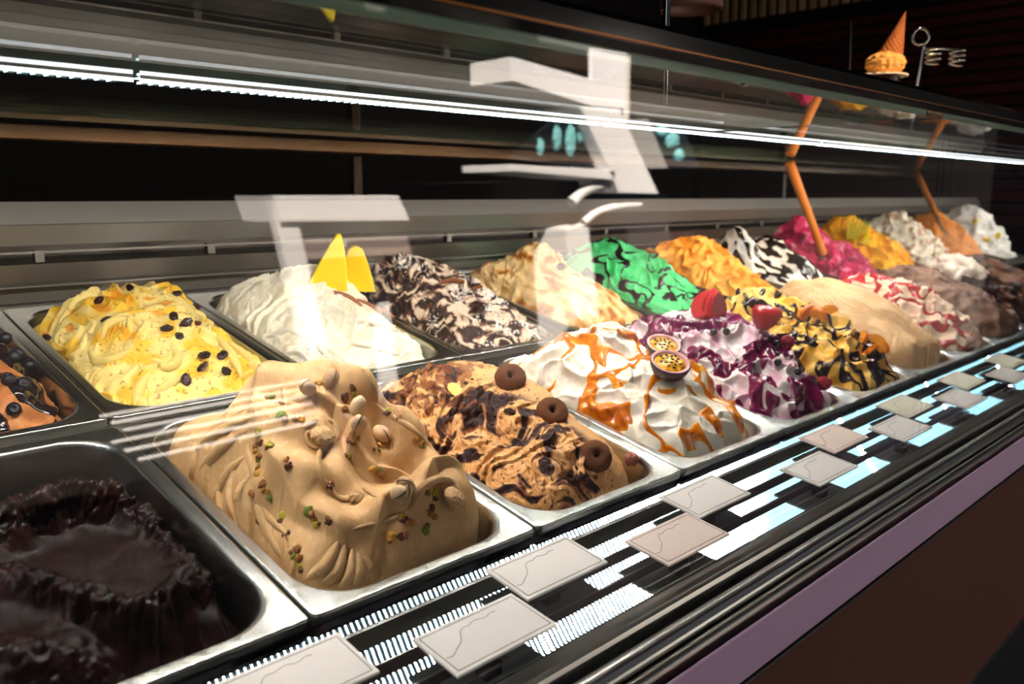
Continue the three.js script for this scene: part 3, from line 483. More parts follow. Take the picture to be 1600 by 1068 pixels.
  addPan(7, 'B', 'steel pan holding the raspberry sorbet');
  addMass('rasp', 7, 'B', 'deep pink raspberry sorbet with a wooden spatula in it', {
    nx: 130, nz: 180, hx: 0.096, hz: 0.155, n: 3.2, yb: -0.05, H: humps([[-0.03, -0.08, 0.07, 0.07, 0.10], [0.02, 0.04, 0.09, 0.09, 0.055]], 0.004),
    disp: scallops({ size: 0.045, amp: 0.016, s: 161, lump: 0.01 }), col: (x, y, z) => mixc(mixc(r1, r2, clamp(0.5 + fbm(x * 20, y * 20, z * 20))), rgb(0xe58fae), 0.6 * sstep(0.3, 0.6, n3(x * 26, y * 26, z * 26))),
  });
  const [z1, z2] = C(0xfbc21a, 0xf39a06);
  addPan(8, 'B', 'steel pan holding the mango yellow sorbet');
  addMass('mang', 8, 'B', 'saturated mango yellow sorbet with a fan of pineapple leaves', {
    nx: 120, nz: 160, hx: 0.096, hz: 0.155, n: 3.2, yb: -0.05, H: humps([[-0.03, -0.08, 0.08, 0.08, 0.11], [0.02, 0.05, 0.08, 0.08, 0.06]], 0.004),
    disp: scallops({ size: 0.045, amp: 0.014, s: 171, lump: 0.01 }), col: (x, y, z) => mixc(z1, z2, clamp(0.5 + fbm(x * 20, y * 20, z * 20))),
  });
  const [t1, t2] = C(0xefe6d2, 0xb98a5c);
  addPan(9, 'B', 'steel pan holding the cream nut gelato');
  addMass('nutc', 9, 'B', 'cream gelato with light brown nut pieces', {
    nx: 110, nz: 150, hx: 0.096, hz: 0.155, n: 3.2, yb: -0.05, H: humps([[-0.02, -0.06, 0.09, 0.1, 0.11], [0.03, 0.06, 0.08, 0.08, 0.05]], 0.004),
    disp: scallops({ size: 0.05, amp: 0.014, s: 181, lump: 0.01 }), col: (x, y, z) => mixc(t1, t2, sstep(0.15, 0.5, n3(x * 40, y * 40, z * 40)) * 0.8),
  });
  const [i1, i2] = C(0xe8994a, 0xc8762c);
  addPan(10, 'B', 'steel pan holding the orange apricot gelato');
  addMass('apri', 10, 'B', 'orange apricot gelato with a wooden spatula in it', {
    nx: 100, nz: 140, hx: 0.096, hz: 0.155, n: 3.2, yb: -0.05, H: humps([[-0.02, -0.05, 0.09, 0.1, 0.11], [0.03, 0.06, 0.08, 0.08, 0.05]], 0.004),
    disp: folds({ lam: 0.05, amp: 0.012, ang: 0.3, s: 191, lump: 0.01 }), col: (x, y, z) => mixc(i1, i2, clamp(0.5 + fbm(x * 20, y * 20, z * 20))),
  });
  addPan(11, 'B', 'steel pan holding the white lemon gelato at the far end');
  addMass('lemo', 11, 'B', 'white lemon gelato dotted with yellow pieces at the far end', {
    nx: 100, nz: 140, hx: 0.096, hz: 0.155, n: 3.2, yb: -0.05, H: humps([[-0.0, -0.05, 0.09, 0.1, 0.12], [0.03, 0.06, 0.08, 0.08, 0.06]], 0.004),
    disp: scallops({ size: 0.05, amp: 0.014, s: 201, lump: 0.012 }), col: () => rgb(0xf4f2ea),
  });
}
/* where the toppings lie, in pan metres */
const SPOT = {"pist_fold0":[[-0.062,0.079,-0.019],[-0.074,0.046,-0.009],[-0.082,0.031,0.016],[-0.085,0.009,0.043],[-0.086,0.005,0.085],[-0.093,-0.006,0.101]],
  "pist_fold1":[[-0.071,0.056,-0.016],[-0.082,0.03,-0.041],[-0.093,0,-0.06]],
  "pist_fold2":[[-0.078,0.038,-0.005],[-0.086,0.012,-0.021],[-0.094,-0.016,-0.029]],
  "pist_fold3":[[-0.084,0.029,0.015],[-0.092,0.009,0.013],[-0.094,-0.01,0.024],[-0.094,-0.021,0.044]],
  "pist_fold4":[[-0.068,0.068,-0.019],[-0.078,0.041,-0.052],[-0.09,0.015,-0.076]],
  "pist_knob":[[-0.023,0.06,0.026],[-0.024,0.028,0.089],[0.048,0.031,0.133]],
  "pist_fold5":[[-0.03,0.088,-0.03],[-0.037,0.078,-0.01],[-0.049,0.071,0.012]],
  "pist_fold6":[[-0.036,0.066,0.018],[-0.022,0.07,0.016],[-0.003,0.063,0.016],[-0.006,0.056,0.028],[-0.024,0.05,0.035],[-0.035,0.053,0.027],[-0.034,0.061,0.022],[-0.023,0.064,0.022]],
  "pist_fold7":[[-0.026,0.05,0.033],[-0.046,0.052,0.062],[-0.047,0.04,0.073],[-0.037,0.027,0.082],[-0.025,0.028,0.088],[-0.013,0.031,0.084],[-0.019,0.039,0.112]],
  "pist_fold8":[[0.036,0.084,-0.002],[0.059,0.061,0.012],[0.072,0.054,0.042],[0.085,0.035,0.062],[0.049,0.043,0.11]],
  "pist_fold9":[[-0.049,0.02,0.121],[-0.033,0.022,0.124],[-0.013,0.025,0.128],[0.005,0.027,0.129],[0.019,0.045,0.126],[0.055,0.04,0.12],[0.06,0.028,0.135],[0.059,0.012,0.146]],
  "pist_fold10":[[-0.062,0.012,0.122],[-0.078,0,0.129],[-0.092,-0.011,0.123]],
  "pist_fold11":[[-0.057,0.01,0.126],[-0.071,-0.005,0.135],[-0.084,-0.012,0.136]],
  "pist_fold12":[[-0.052,0.007,0.129],[-0.062,-0.008,0.14],[-0.072,-0.015,0.142]],
  "pist_fold13":[[-0.048,0.005,0.132],[-0.054,-0.008,0.144],[-0.06,-0.015,0.147]],
  "pist_fold14":[[-0.045,0.003,0.136],[-0.041,-0.01,0.144],[-0.037,-0.019,0.148]],
  "pist_fold15":[[-0.089,0.01,0.035],[-0.088,-0.003,0.059],[-0.093,-0.01,0.088]],
  "yell_fold0":[[-0.08,0.006,0.005],[-0.082,0.003,0.035],[-0.068,0.011,0.05],[-0.05,0.017,0.047]],
  "yell_fold1":[[-0.097,-0.016,0.063],[-0.085,0,0.062],[-0.062,0.007,0.068]],
  "yell_fold2":[[-0.076,-0.012,0.133],[-0.064,-0.001,0.115],[-0.044,0.006,0.095]],
  "yell_fold3":[[-0.055,-0.006,0.127],[-0.04,0.001,0.125],[-0.016,0.003,0.11]],
  "yell_fold4":[[-0.062,0.015,0],[-0.045,0.024,-0.024],[-0.025,0.027,-0.028],[-0.02,0.031,0.004],[-0.023,0.023,0.021]],
  "yell_fold5":[[-0.034,0.014,0.077],[-0.024,0.007,0.093],[-0.011,0.014,0.086],[-0.007,0.022,0.063]],
  "yell_fold6":[[-0.095,-0.012,0.105],[-0.084,-0.002,0.092],[-0.072,0.003,0.094]],
  "yell_fold7":[[0.076,0.01,0.049],[0.08,0.004,0.092],[0.078,-0.004,0.127]],
  "yell_fold8":[[0.064,0.016,0.037],[0.059,0.01,0.09],[0.05,-0.002,0.132]],
  "whit_fold0":[[-0.091,-0.001,0.006],[-0.079,0.019,0],[-0.051,0.028,-0.007]],
  "whit_fold1":[[-0.093,-0.004,0.014],[-0.077,0.014,0.039],[-0.062,0.01,0.079]],
  "whit_fold2":[[-0.09,-0.009,0.103],[-0.081,0.005,0.102],[-0.065,0.011,0.087]],
  "whit_fold3":[[-0.064,-0.005,0.123],[-0.069,0.007,0.114],[-0.062,0.01,0.087]],
  "whit_fold4":[[-0.04,-0.007,0.139],[-0.051,0.006,0.116],[-0.058,0.01,0.088]],
  "whit_fold5":[[0.044,-0.004,0.132],[-0.005,0.011,0.123],[-0.042,0.013,0.082]],
  "whit_fold6":[[-0.081,0.01,0.012],[-0.063,0.02,0.006],[-0.052,0.021,0.028],[-0.06,0.014,0.068]],
  "whit_fold7":[[-0.012,0.028,0.061],[0.024,0.028,0.086],[0.074,0.011,0.097]],
  "pist":[[-0.011,0.087,-0.012],[0.004,0.088,-0.008],[0.015,0.071,0.024],[0.009,0.066,0.039],[0.049,0.047,0.015],[-0.006,0.043,0.119],[-0.005,0.036,0.123],[0.009,0.043,0.124],[-0.049,0.074,0.008],[-0.041,0.073,0.012],[-0.07,0.062,-0.001],[-0.072,0.054,0.006],[-0.074,0.044,0.003],[-0.075,0.043,0.014],[-0.078,0.036,0.018],[-0.073,0.055,0.021],[-0.067,0.054,0.045],[-0.083,0.025,0.036],[-0.081,0.024,0.041],[-0.088,0.018,0.028],[-0.081,0.008,0.065],[-0.086,0.004,0.078],[-0.087,0.001,0.043],[-0.069,0.024,0.092],[-0.069,0.022,0.096],[-0.068,0.021,0.1],[-0.064,0.027,0.107],[-0.086,0.006,0.101],[-0.09,0.001,0.101],[-0.09,0,0.11],[-0.092,-0.006,0.116],[0,0.057,0.047],[0.006,0.057,0.045],[0.027,0.041,0.044],[0.037,0.039,0.038],[-0.009,0.045,0.048],[-0.04,0.037,0.074],[0.009,0.037,0.067],[0.014,0.032,0.073],[-0.021,0.009,0.137],[-0.005,0.023,0.133],[-0.008,0.014,0.141],[0.003,0.02,0.137],[0.022,0.039,0.128],[0.032,0.037,0.124],[0.032,0.031,0.13],[0.023,0.023,0.135],[0.027,0.019,0.139],[0.016,0.015,0.142],[0.053,0.032,0.132],[0.061,0.06,0.014],[0.067,0.059,0.027],[0.074,0.045,0.049],[0.077,0.041,0.054],[-0.003,0.091,-0.015],[0.031,0.084,-0.004],[0.02,0.075,-0.001],[0.009,0.075,0.018],[-0.047,0.079,-0.028],[-0.041,0.078,-0.012]],
  "cook":[[0.021,0.052,-0.014],[0.026,0.035,0.052],[0.028,0.011,0.122],[-0.039,0.037,-0.04],[-0.012,0.036,0.026],[-0.021,0.026,0.087],[-0.011,0.005,0.13],[-0.015,0.045,-0.031],[-0.047,0.028,-0.009],[-0.03,0.027,0.015],[-0.065,0.019,-0.02],[-0.054,0.026,-0.045]],
  "pass":[[0.083,0.036,-0.009],[0.008,0.046,0.053]],
  "berr":[[0.019,0.065,-0.054],[0.044,0.072,0.028],[0.086,0.046,0.053],[0.063,0.016,0.133],[-0.023,0.058,-0.017],[-0.011,0.061,0],[0.054,0.051,0.05],[0.028,0.032,0.113],[0.006,0.042,0.088]],
  "oran":[[0.013,0.065,0.002],[0.009,0.068,0.022],[0.054,0.068,0.022],[0.06,0.041,0.085],[0.064,0.041,0.11],[0.039,0.031,0.11],[0.071,0.032,0.123]],
  "yell":[[0.024,0.033,0.001],[0.032,0.03,0.02],[0.003,0.028,0.026],[0.011,0.024,0.044],[0.049,0.026,0.013],[0.022,0.015,0.092],[0.043,0.012,0.092],[0.014,0.005,0.104],[0.034,0.002,0.117],[-0.014,0.001,0.12],[-0.035,0.034,-0.086],[0.008,0.043,-0.097],[0.063,0.036,-0.077],[0.082,0.022,-0.058],[-0.044,0.025,-0.035],[-0.098,-0.009,-0.083]],
  "whit":[[0.023,0.055,-0.025],[0.082,0.04,-0.038],[0.038,0.04,0.014],[0.065,0.03,0.016],[0.099,0.014,0.004]],
  "crum":[[0.001,0.044,-0.008],[0.022,0.043,0.032]],
  "cara":[[0.021,0.047,-0.012]],
  "rasp":[[-0.049,0.04,0.031]],
  "mang":[[-0.065,0.062,-0.016],[-0.057,0.054,0.012]],
  "apri":[[-0.045,0.097,-0.014]],
  "lemo":[[-0.043,0.097,0.015],[-0.015,0.062,0.096],[-0.053,0.039,0.07]],
  "brow":[[0.083,0.012,-0.043],[0.084,0.007,-0.009],[0.071,0.014,0.024],[0.097,-0.011,-0.01],[0.054,0.013,0.09],[0.068,0.007,0.09],[0.049,-0.002,0.121],[0.097,-0.011,-0.01]]};
/* ---------------------------------------------------------------- toppings */
function blob(rx, ry, rz, det, amp, f, s = 0) {    // lumpy ellipsoid standing on y = 0
  const g = new THREE.IcosahedronGeometry(1, det), p = g.attributes.position;
  for (let k = 0; k < p.count; k++) { const x = p.getX(k), y = p.getY(k), z = p.getZ(k), r = 1 + amp * n3(x * f + s, y * f, z * f + s); p.setXYZ(k, x * r * rx, y * r * ry + ry, z * r * rz); }
  g.computeVertexNormals(); return g;
}
function merged(name, geos, mat, parent) { return mesh(name, mergeGeometries(geos.map((g) => { const n = g.index ? g.toNonIndexed() : g; for (const a of Object.keys(n.attributes)) if (a !== 'position' && a !== 'normal') n.deleteAttribute(a); return n; })), mat, parent); }
const T = {
  raisin: [0x2b1014, 0x35151a, 0x220d12].map((c) => S({ color: c, roughness: 0.35 })), raisinred: S({ color: 0x5a140c, roughness: 0.35 }),
  shell: [0xe3c19a, 0xdcb58b, 0xd4ab80].map((c) => S({ color: c, roughness: 0.55, bumpMap: grain, bumpScale: 0.0003 })), kernel: S({ color: 0x6f7a2a, roughness: 0.6 }),
  nut: [0x6f7f1c, 0xb0a028, 0x8f5a22, 0x5f3216, 0xc8922a].map((c) => S({ color: c, roughness: 0.6 })),
  cookie: S({ color: 0x94552a, roughness: 0.85, bumpMap: (() => { const t = grain.clone(); t.repeat.set(3, 1); t.needsUpdate = true; return t; })(), bumpScale: 0.0025 }), crumb: S({ color: 0x3c1e12, roughness: 0.85 }),
  rind: S({ color: 0x2a1420, roughness: 0.35 }), pith: S({ color: 0xd9a0a0, roughness: 0.6 }), pulp: S({ color: 0xe0a11c, roughness: 0.2 }), seed: S({ color: 0x1a120c, roughness: 0.3 }),
  straw: S({ color: 0xb5101c, roughness: 0.3 }), strawflesh: S({ color: 0xd23a3c, roughness: 0.35 }), rasp: S({ color: 0x9c0f2e, roughness: 0.35 }), blue: S({ color: 0x16121f, roughness: 0.45 }),
  peel: S({ color: 0xf07a06, roughness: 0.4 }), flesh: S({ color: 0xfaa21e, roughness: 0.3 }),
  pine: [0xffe02c, 0xfcd41a].map((c) => Ph({ color: c, roughness: 0.4 })), sliver: S({ color: 0x9a5a38, roughness: 0.5 }),
  leaf: S({ color: 0xb9ab2c, roughness: 0.6 }), stick: S({ color: 0xcf7a28, roughness: 0.55 }), tan: S({ color: 0x9c5a48, roughness: 0.5 }), lemonbit: S({ color: 0xf4cf1c, roughness: 0.4 }),
};
// ropes of gelato folded over by the spatula, lying along a mass and half sunk into it
function foldGeometry(key, pts, r0, r1, hex) {
  const { pos, nor } = masses[key], on = pts.map(([x, y, z], i) => { let best = 1e9, b = 0; for (let v = 0; v < pos.length; v += 3) { const d = (pos[v] - x) ** 2 + (pos[v + 1] - y) ** 2 + (pos[v + 2] - z) ** 2; if (d < best) { best = d; b = v; } } const r = mix(r0, r1, i / (pts.length - 1)); return new THREE.Vector3(pos[b] - 0.35 * r * nor[b], pos[b + 1] - 0.35 * r * nor[b + 1], pos[b + 2] - 0.35 * r * nor[b + 2]); });
  const seg = pts.length * 12, rad = 14, curve = new THREE.CatmullRomCurve3(on), g = new THREE.TubeGeometry(curve, seg, 1, rad), P = g.attributes.position;
  for (let i = 0; i <= seg; i++) { const t = i / seg, c = curve.getPointAt(t), r = mix(r0, r1, t) * Math.pow(Math.sin(Math.PI * clamp(0.04 + 0.92 * t)), 0.45); for (let j = 0; j <= rad; j++) { const k = i * (rad + 1) + j, w = r * (1 + 0.06 * Math.sin(j / rad * 6.2832 * 5) + 0.08 * n3(P.getX(k), P.getY(k) * 60, t * 9)); P.setXYZ(k, c.x + (P.getX(k) - c.x) * w, c.y + (P.getY(k) - c.y) * w, c.z + (P.getZ(k) - c.z) * w); } }
  g.computeVertexNormals(); const col = new Float32Array(P.count * 3), q = rgb(hex); for (let k = 0; k < P.count; k++) { const f = 1 + 0.05 * n3(P.getX(k) * 90, P.getY(k) * 90, P.getZ(k) * 90); col[3 * k] = q[0] * f; col[3 * k + 1] = q[1] * f; col[3 * k + 2] = q[2] * f; } g.setAttribute('color', new THREE.BufferAttribute(col, 3)); return g;
}
for (const [key, hex, rs] of [['pist', 0xdbb27e, [[0.003, 0.003], [0.006, 0.008], [0.006, 0.008], [0.007, 0.006], [0.005, 0.007], [0.003, 0.003], [0.0042, 0.003], [0.0034, 0.0038], [0.003, 0.003], [0.0035, 0.0045], [0.004, 0.008], [0.004, 0.008], [0.004, 0.008], [0.004, 0.007], [0.004, 0.007], [0.006, 0.006]]], ['yell', 0xfbdd84, [[0.007, 0.005]]], ['whit', 0xfef6e2, [[0.006, 0.004]]]])
  for (let k = 0; SPOT[key + '_fold' + k]; k++) { const [a, b] = rs[k] ?? rs[0]; mesh('fold', foldGeometry(key, SPOT[key + '_fold' + k], a, b, hex), G.soft, masses[key].t); }
for (const [k, r] of [[0, 0.0125], [1, 0.009], [2, 0.012]]) { const g = blob(r, r * 0.5, r * 0.8, 5, 0.1, 2.6, k * 4), P = g.attributes.position, c = new Float32Array(P.count * 3), q = rgb(0xdbb27e); for (let i = 0; i < P.count; i++) { const y = P.getY(i), w = 1 + 0.035 * Math.sin((P.getX(i) + 0.5 * P.getZ(i)) * 1500); P.setXYZ(i, P.getX(i) * w, y, P.getZ(i) * w); c.set(q, 3 * i); } g.computeVertexNormals(); g.setAttribute('color', new THREE.BufferAttribute(c, 3)); const m = mesh('fold', g, G.soft, masses.pist.t), s = SPOT.pist_knob[k]; m.position.set(s[0], s[1] - r * 0.45, s[2]); m.rotation.set(0.5, -0.5 * k, -0.2); }
{
  // raisins
  const rg = [0, 1, 2].map((k) => { const g = blob(0.0052, 0.004, 0.0085, 3, 0.22, 3.2, k * 9); return g; });
  SPOT.yell.forEach((p, k) => {
    const lone = k > 9, flower = k < 4 ? 0 : k > 4 && k < 9 ? 1 : -1;
    const m = mesh('raisin', rg[k % 3], k === 4 ? T.raisinred : T.raisin[k % 3]);
    tag(m, flower === 0 ? 'dark raisin, one of four in the flower higher on the yellow gelato' : flower === 1 ? 'dark raisin, one of four in the flower close to the pistachio pan' : k === 4 ? 'small reddish raisin beside the flower on the yellow gelato' : k === 9 ? 'lone dark raisin below the raisin flowers on the yellow gelato' : 'loose dark raisin sunk into the rear half of the yellow gelato', 'raisin', flower === 0 ? 'raisins of the upper flower' : flower === 1 ? 'raisins of the lower flower' : lone ? 'loose raisins on the yellow gelato' : undefined);
    if (k === 4) m.scale.setScalar(0.75); if (lone) m.scale.setScalar(0.85);
    const from = flower === 0 ? 0 : 5, four = SPOT.yell.slice(from, from + 4), c = [0, 2].map((i) => four.reduce((s, q) => s + q[i] / 4, 0)), a = flower < 0 ? k * 1.7 : Math.atan2(p[0] - c[0], p[2] - c[1]); rest('yell', p, m, { spin: a, sink: 0.002 });
  });
  // whole pistachios in their shells
  const half = (s) => { const g = new THREE.SphereGeometry(1, 20, 14, 0, Math.PI).scale(0.0052, 0.0078, 0.0052); g.rotateX(s > 0 ? 0 : Math.PI); if (s < 0) g.rotateY(Math.PI); g.rotateY(0.12 * s); return g; };
  const sh = [new THREE.SphereGeometry(1, 22, 16, 0, Math.PI).scale(0.0056, 0.0082, 0.0056).rotateX(0.05).translate(0, 0.0078, 0.0002), new THREE.SphereGeometry(1, 22, 16, Math.PI, Math.PI).scale(0.0056, 0.0082, 0.0056).rotateX(-0.05).translate(0, 0.0078, -0.0002)];
  const kern = new THREE.SphereGeometry(1, 16, 12).scale(0.0046, 0.0068, 0.0046).translate(0, 0.0076, 0);
  SPOT.pist.slice(0, 8).forEach((p, k) => {
    const where = k < 2 ? 'on the summit of the pistachio gelato' : k < 5 ? 'by the scooped hollow of the pistachio gelato' : 'on the front block of the pistachio gelato';
    const t = thing('pistachio_nut', 'whole pistachio in its pale shell ' + where, 'nut', [0, 0, 0], 'whole pistachios ' + where);
    mesh('shell', sh[0], T.shell[k % 3], t); mesh('shell', sh[1], T.shell[(k + 1) % 3], t); mesh('kernel', kern, T.kernel, t);
    rest('pist', p, t, { spin: k * 1.3, sink: 0.002, up: 0.35 }); t.rotateZ([0.5, -0.7, 0.1, -0.2, -1.1, 0.2, -0.5, -0.9][k]); t.rotateX(0.3); t.scale.setScalar(1.3);
  });
  // chopped pistachios
  const cg = []; for (let k = 0; k < 6; k++) { const g = new THREE.IcosahedronGeometry(1, 1), p = g.attributes.position, sx = rr(0.0018, 0.0032), sy = rr(0.0012, 0.002), sz = rr(0.0022, 0.0042); for (let i = 0; i < p.count; i++) { const x = p.getX(i), y = p.getY(i), z = p.getZ(i), r = 1 + 0.35 * n3(x * 2 + k * 5, y * 2, z * 2); p.setXYZ(i, x * r * sx, y * r * sy + sy * 0.6, z * r * sz); } g.computeVertexNormals(); cg.push(g); }
  const kinds = ['green', 'yellow green', 'brown', 'dark brown', 'golden'];
  const bit = (p, k) => { const c = [2, 0, 2, 4, 3, 1, 2, 3, 4, 2][k % 10]; const m = mesh('pistachio_piece', cg[k % 6], T.nut[c]); const where = p[1] > 0.062 ? 'on the summit of the pistachio gelato' : p[0] < -0.06 ? 'on the flank of the pistachio gelato beside the chocolate pan' : p[2] > 0.1 ? 'on the front block of the pistachio gelato' : p[0] > 0.045 ? 'on the pistachio gelato flank beside the cookie pan' : 'in the hollow amid the pistachio gelato'; tag(m, 'chopped ' + kinds[c] + ' nut piece ' + where, 'nut piece', kinds[c] + ' nut pieces ' + where); m.scale.setScalar(rr(0.85, 1.35)); rest('pist', p, m, { spin: rr(0, 6), sink: 0.0006 }); };
  let kk = 0; SPOT.pist.slice(8).forEach((p) => { bit(p, kk++); if (kk % 2) bit([p[0] + rr(-0.006, 0.006), p[1] + rr(-0.004, 0.004), p[2] + rr(-0.006, 0.006)], kk++); });
  // cookies with a dimple
  const cp = [[0.001, 0.005], [0.0018, 0.0055], [0.0029, 0.009], [0.0052, 0.0112], [0.009, 0.0112], [0.013, 0.0094], [0.0158, 0.0058], [0.016, 0.003], [0.0145, 0.0004], [0, 0]];
  const ck = lathe([...new THREE.SplineCurve(cp.slice(0, 9).map((q) => new THREE.Vector2(...q))).getPoints(40).map((v) => [v.x, v.y]), [0, 0]].reverse(), 40); { const p = ck.attributes.position; for (let i = 0; i < p.count; i++) { const x = p.getX(i), y = p.getY(i), z = p.getZ(i), r = 1 + 0.035 * n3(x * 160, y * 160, z * 160); p.setXYZ(i, x * r, y * r, z * r); } ck.computeVertexNormals(); }
  const hole = new THREE.CylinderGeometry(0.0018, 0.0012, 0.003, 14).translate(0, 0.0045, 0);
  ['round brown cookie near the back of the marbled gelato', 'round brown cookie in the middle of the marbled gelato', 'round brown cookie on the front slope of the marbled gelato'].forEach((l, k) => { const t = thing('cookie', l, 'cookie'); mesh('biscuit', ck, T.cookie, t); mesh('hole', hole, T.crumb, t); rest('cook', SPOT.cook[k], t, { sink: 0.003, spin: k, up: 0.1 }); const dir = new THREE.Vector3(-0.55, 0.5, 0.62).normalize(), own = UPV.clone().applyQuaternion(t.quaternion), q = new THREE.Quaternion().setFromUnitVectors(own, own.clone().lerp(dir, 0.75).normalize()); t.quaternion.premultiply(q); t.translateY(0.004); t.scale.setScalar(1.15); });
  const bc = mesh('banana_slice', blob(0.008, 0.002, 0.012, 3, 0.12, 2.5), S({ color: 0xf2d060, roughness: 0.5 })); tag(bc, 'pale yellow fruit slice at the back of the marbled gelato', 'fruit slice'); rest('cook', SPOT.cook[3], bc, { sink: 0.0005 });
  SPOT.cook.slice(4).forEach((p, k) => { for (let i = 0; i < 3; i++) { const m = mesh('cookie_crumb', cg[(k + i) % 6], T.crumb); { const w = k < 3 ? 'beside the round cookies on the marbled gelato' : 'strewn over the back of the marbled gelato'; tag(m, 'dark cookie crumb ' + w, 'crumb', 'cookie crumbs ' + w); } m.scale.setScalar(rr(0.8, 1.7)); rest('cook', [p[0] + rr(-0.01, 0.01), p[1] + rr(-0.004, 0.004), p[2] + rr(-0.012, 0.012)], m, { spin: rr(0, 6), sink: 0.0005 }); } });
  const cd = mesh('chocolate_truffle', blob(0.0085, 0.008, 0.0085, 3, 0.2, 2.2, 5), T.tan); tag(cd, 'reddish brown lump of gelato in the front corner of the cookie pan', 'lump'); { const m = masses.cook.t; cd.position.set(0.093, -0.012, 0.128).applyMatrix4(m.matrixWorld); }
  // passion fruit halves
  ['halved passion fruit lying behind the other half', 'halved passion fruit with its cut face of yellow pulp turned up'].forEach((l, k) => {
    const t = thing('passion_fruit_half', l, 'passion fruit');
    mesh('rind', lathe([[0, 0], [0.008, 0.0012], [0.0145, 0.006], [0.0185, 0.0135], [0.0195, 0.019], [0.0185, 0.0196], [0.0178, 0.019]], 32), T.rind, t);
    mesh('pith', lathe([[0.0185, 0.0196], [0.0172, 0.0199], [0.0155, 0.0188], [0.0145, 0.016]], 32), T.pith, t);
    const pl = mesh('pulp', blob(0.0152, 0.0045, 0.0152, 3, 0.12, 3, k), T.pulp, t); pl.position.y = 0.012;
    const sg = new THREE.SphereGeometry(1, 10, 8).scale(0.0012, 0.0008, 0.002);
    for (let i = 0; i < 16; i++) { const a = i * 2.4, r = 0.0028 * Math.sqrt(i + 0.5); const s = mesh('seed', sg, T.seed, t); s.position.set(r * Math.cos(a), 0.0212 - 9 * r * r, r * Math.sin(a)); s.rotation.y = a * 1.7; }
    rest('pass', SPOT.pass[k], t, { sink: 0.004, up: 0.6 }); t.quaternion.setFromUnitVectors(UPV, new THREE.Vector3(-0.24, 0.9, 0.36).normalize()); t.translateY(k ? 0 : 0.006); t.scale.setScalar(k ? 1.38 : 1.28);
  });
  // berries
  const slice = (() => { const s = new THREE.Shape(); s.moveTo(0, 0); s.bezierCurveTo(0.013, 0.004, 0.014, 0.02, 0, 0.03); s.bezierCurveTo(-0.014, 0.02, -0.013, 0.004, 0, 0); return new THREE.ExtrudeGeometry(s, { depth: 0.002, bevelEnabled: true, bevelSize: 0.001, bevelThickness: 0.001, bevelSegments: 2, curveSegments: 10 }); })();
  const fan = thing('strawberry_fan', 'sliced strawberry fanned out on the berry gelato', 'strawberry');
  for (let k = 0; k < 8; k++) { const m = mesh('slice', slice, k % 2 ? T.straw : T.strawflesh, fan); m.rotation.set(-0.15, -0.8 + k * 0.2, (k - 3.5) * 0.13); m.position.set((k - 3.5) * 0.0035, 0, (k - 3.5) * 0.001); m.scale.setScalar(1.15); }
  rest('berr', SPOT.berr[0], fan, { sink: 0.004, up: 0.9 }); fan.rotateY(-0.8); fan.rotateX(-0.2); fan.scale.setScalar(1.45);
  const sb = thing('strawberry_half', 'halved strawberry standing beside the sliced one', 'strawberry'); mesh('fruit', (() => { const g = lathe([[0.0005, 0], [0.008, 0.002], [0.0165, 0.014], [0.019, 0.024], [0.0165, 0.03], [0.006, 0.031], [0, 0.03]], 28); const p = g.attributes.position; for (let i = 0; i < p.count; i++) if (p.getZ(i) < 0) p.setZ(i, p.getZ(i) * 0.25); g.computeVertexNormals(); return g; })(), T.straw, sb);
  rest('berr', SPOT.berr[1], sb, { sink: 0.003, up: 1 }); sb.rotateY(-0.8); sb.rotateX(0.1); sb.scale.setScalar(1.25);
  const dr = []; for (let k = 0; k < 60; k++) { const y = 1 - 2 * (k + 0.5) / 60, a = k * 2.39996, r = Math.sqrt(1 - y * y); dr.push(new THREE.IcosahedronGeometry(0.0021, 2).translate(0.0072 * r * Math.cos(a), 0.0088 + 0.0078 * y, 0.0072 * r * Math.sin(a))); }
  const rsg = mergeGeometries(dr);
  ['crimson raspberry on the slope beside the halved strawberry', 'crimson raspberry at the front edge of the berry gelato'].forEach((l, k) => { const t = mesh('raspberry', rsg, T.rasp); tag(t, l, 'raspberry'); rest('berr', SPOT.berr[2 + k], t, { sink: 0.003 }); t.scale.setScalar(1.2); });
  const bb = lathe([[0, 0], [0.0035, 0.0008], [0.0058, 0.0045], [0.0055, 0.008], [0.0034, 0.0104], [0.0026, 0.0112], [0.0018, 0.0102], [0, 0.0096]], 20);
  SPOT.berr.slice(4).forEach((p, k) => { const m = mesh('blueberry', bb, T.blue); tag(m, 'dark blueberry resting in the purple sauce of the berry gelato', 'blueberry', 'blueberries on the berry gelato'); rest('berr', p, m, { sink: 0.002, spin: k }); m.rotateX(0.4); });
  SPOT.brow.forEach((p, k) => { const m = mesh('blueberry', bb, T.blue); tag(m, 'dark blueberry on the orange brown gelato', 'blueberry', 'blueberries on the orange brown gelato'); m.scale.setScalar(1.25); rest('brow', p, m, { sink: 0.002, spin: k }); m.rotateX(0.6); });
  // orange segments
  const seg = (() => { const s = new THREE.Shape(); s.moveTo(-0.014, 0); s.absarc(0, 0, 0.014, Math.PI, 0, true); s.lineTo(-0.014, 0); return new THREE.ExtrudeGeometry(s, { depth: 0.005, bevelEnabled: true, bevelSize: 0.0012, bevelThickness: 0.0012, bevelSegments: 2, curveSegments: 14 }).translate(0, 0, -0.0025); })();
  const rindG = (() => { const s = new THREE.Shape(); s.absarc(0, 0, 0.0165, 0, Math.PI, false); s.absarc(0, 0, 0.0145, Math.PI, 0, true); return new THREE.ExtrudeGeometry(s, { depth: 0.0055, bevelEnabled: false, curveSegments: 14 }).translate(0, 0, -0.00275); })();
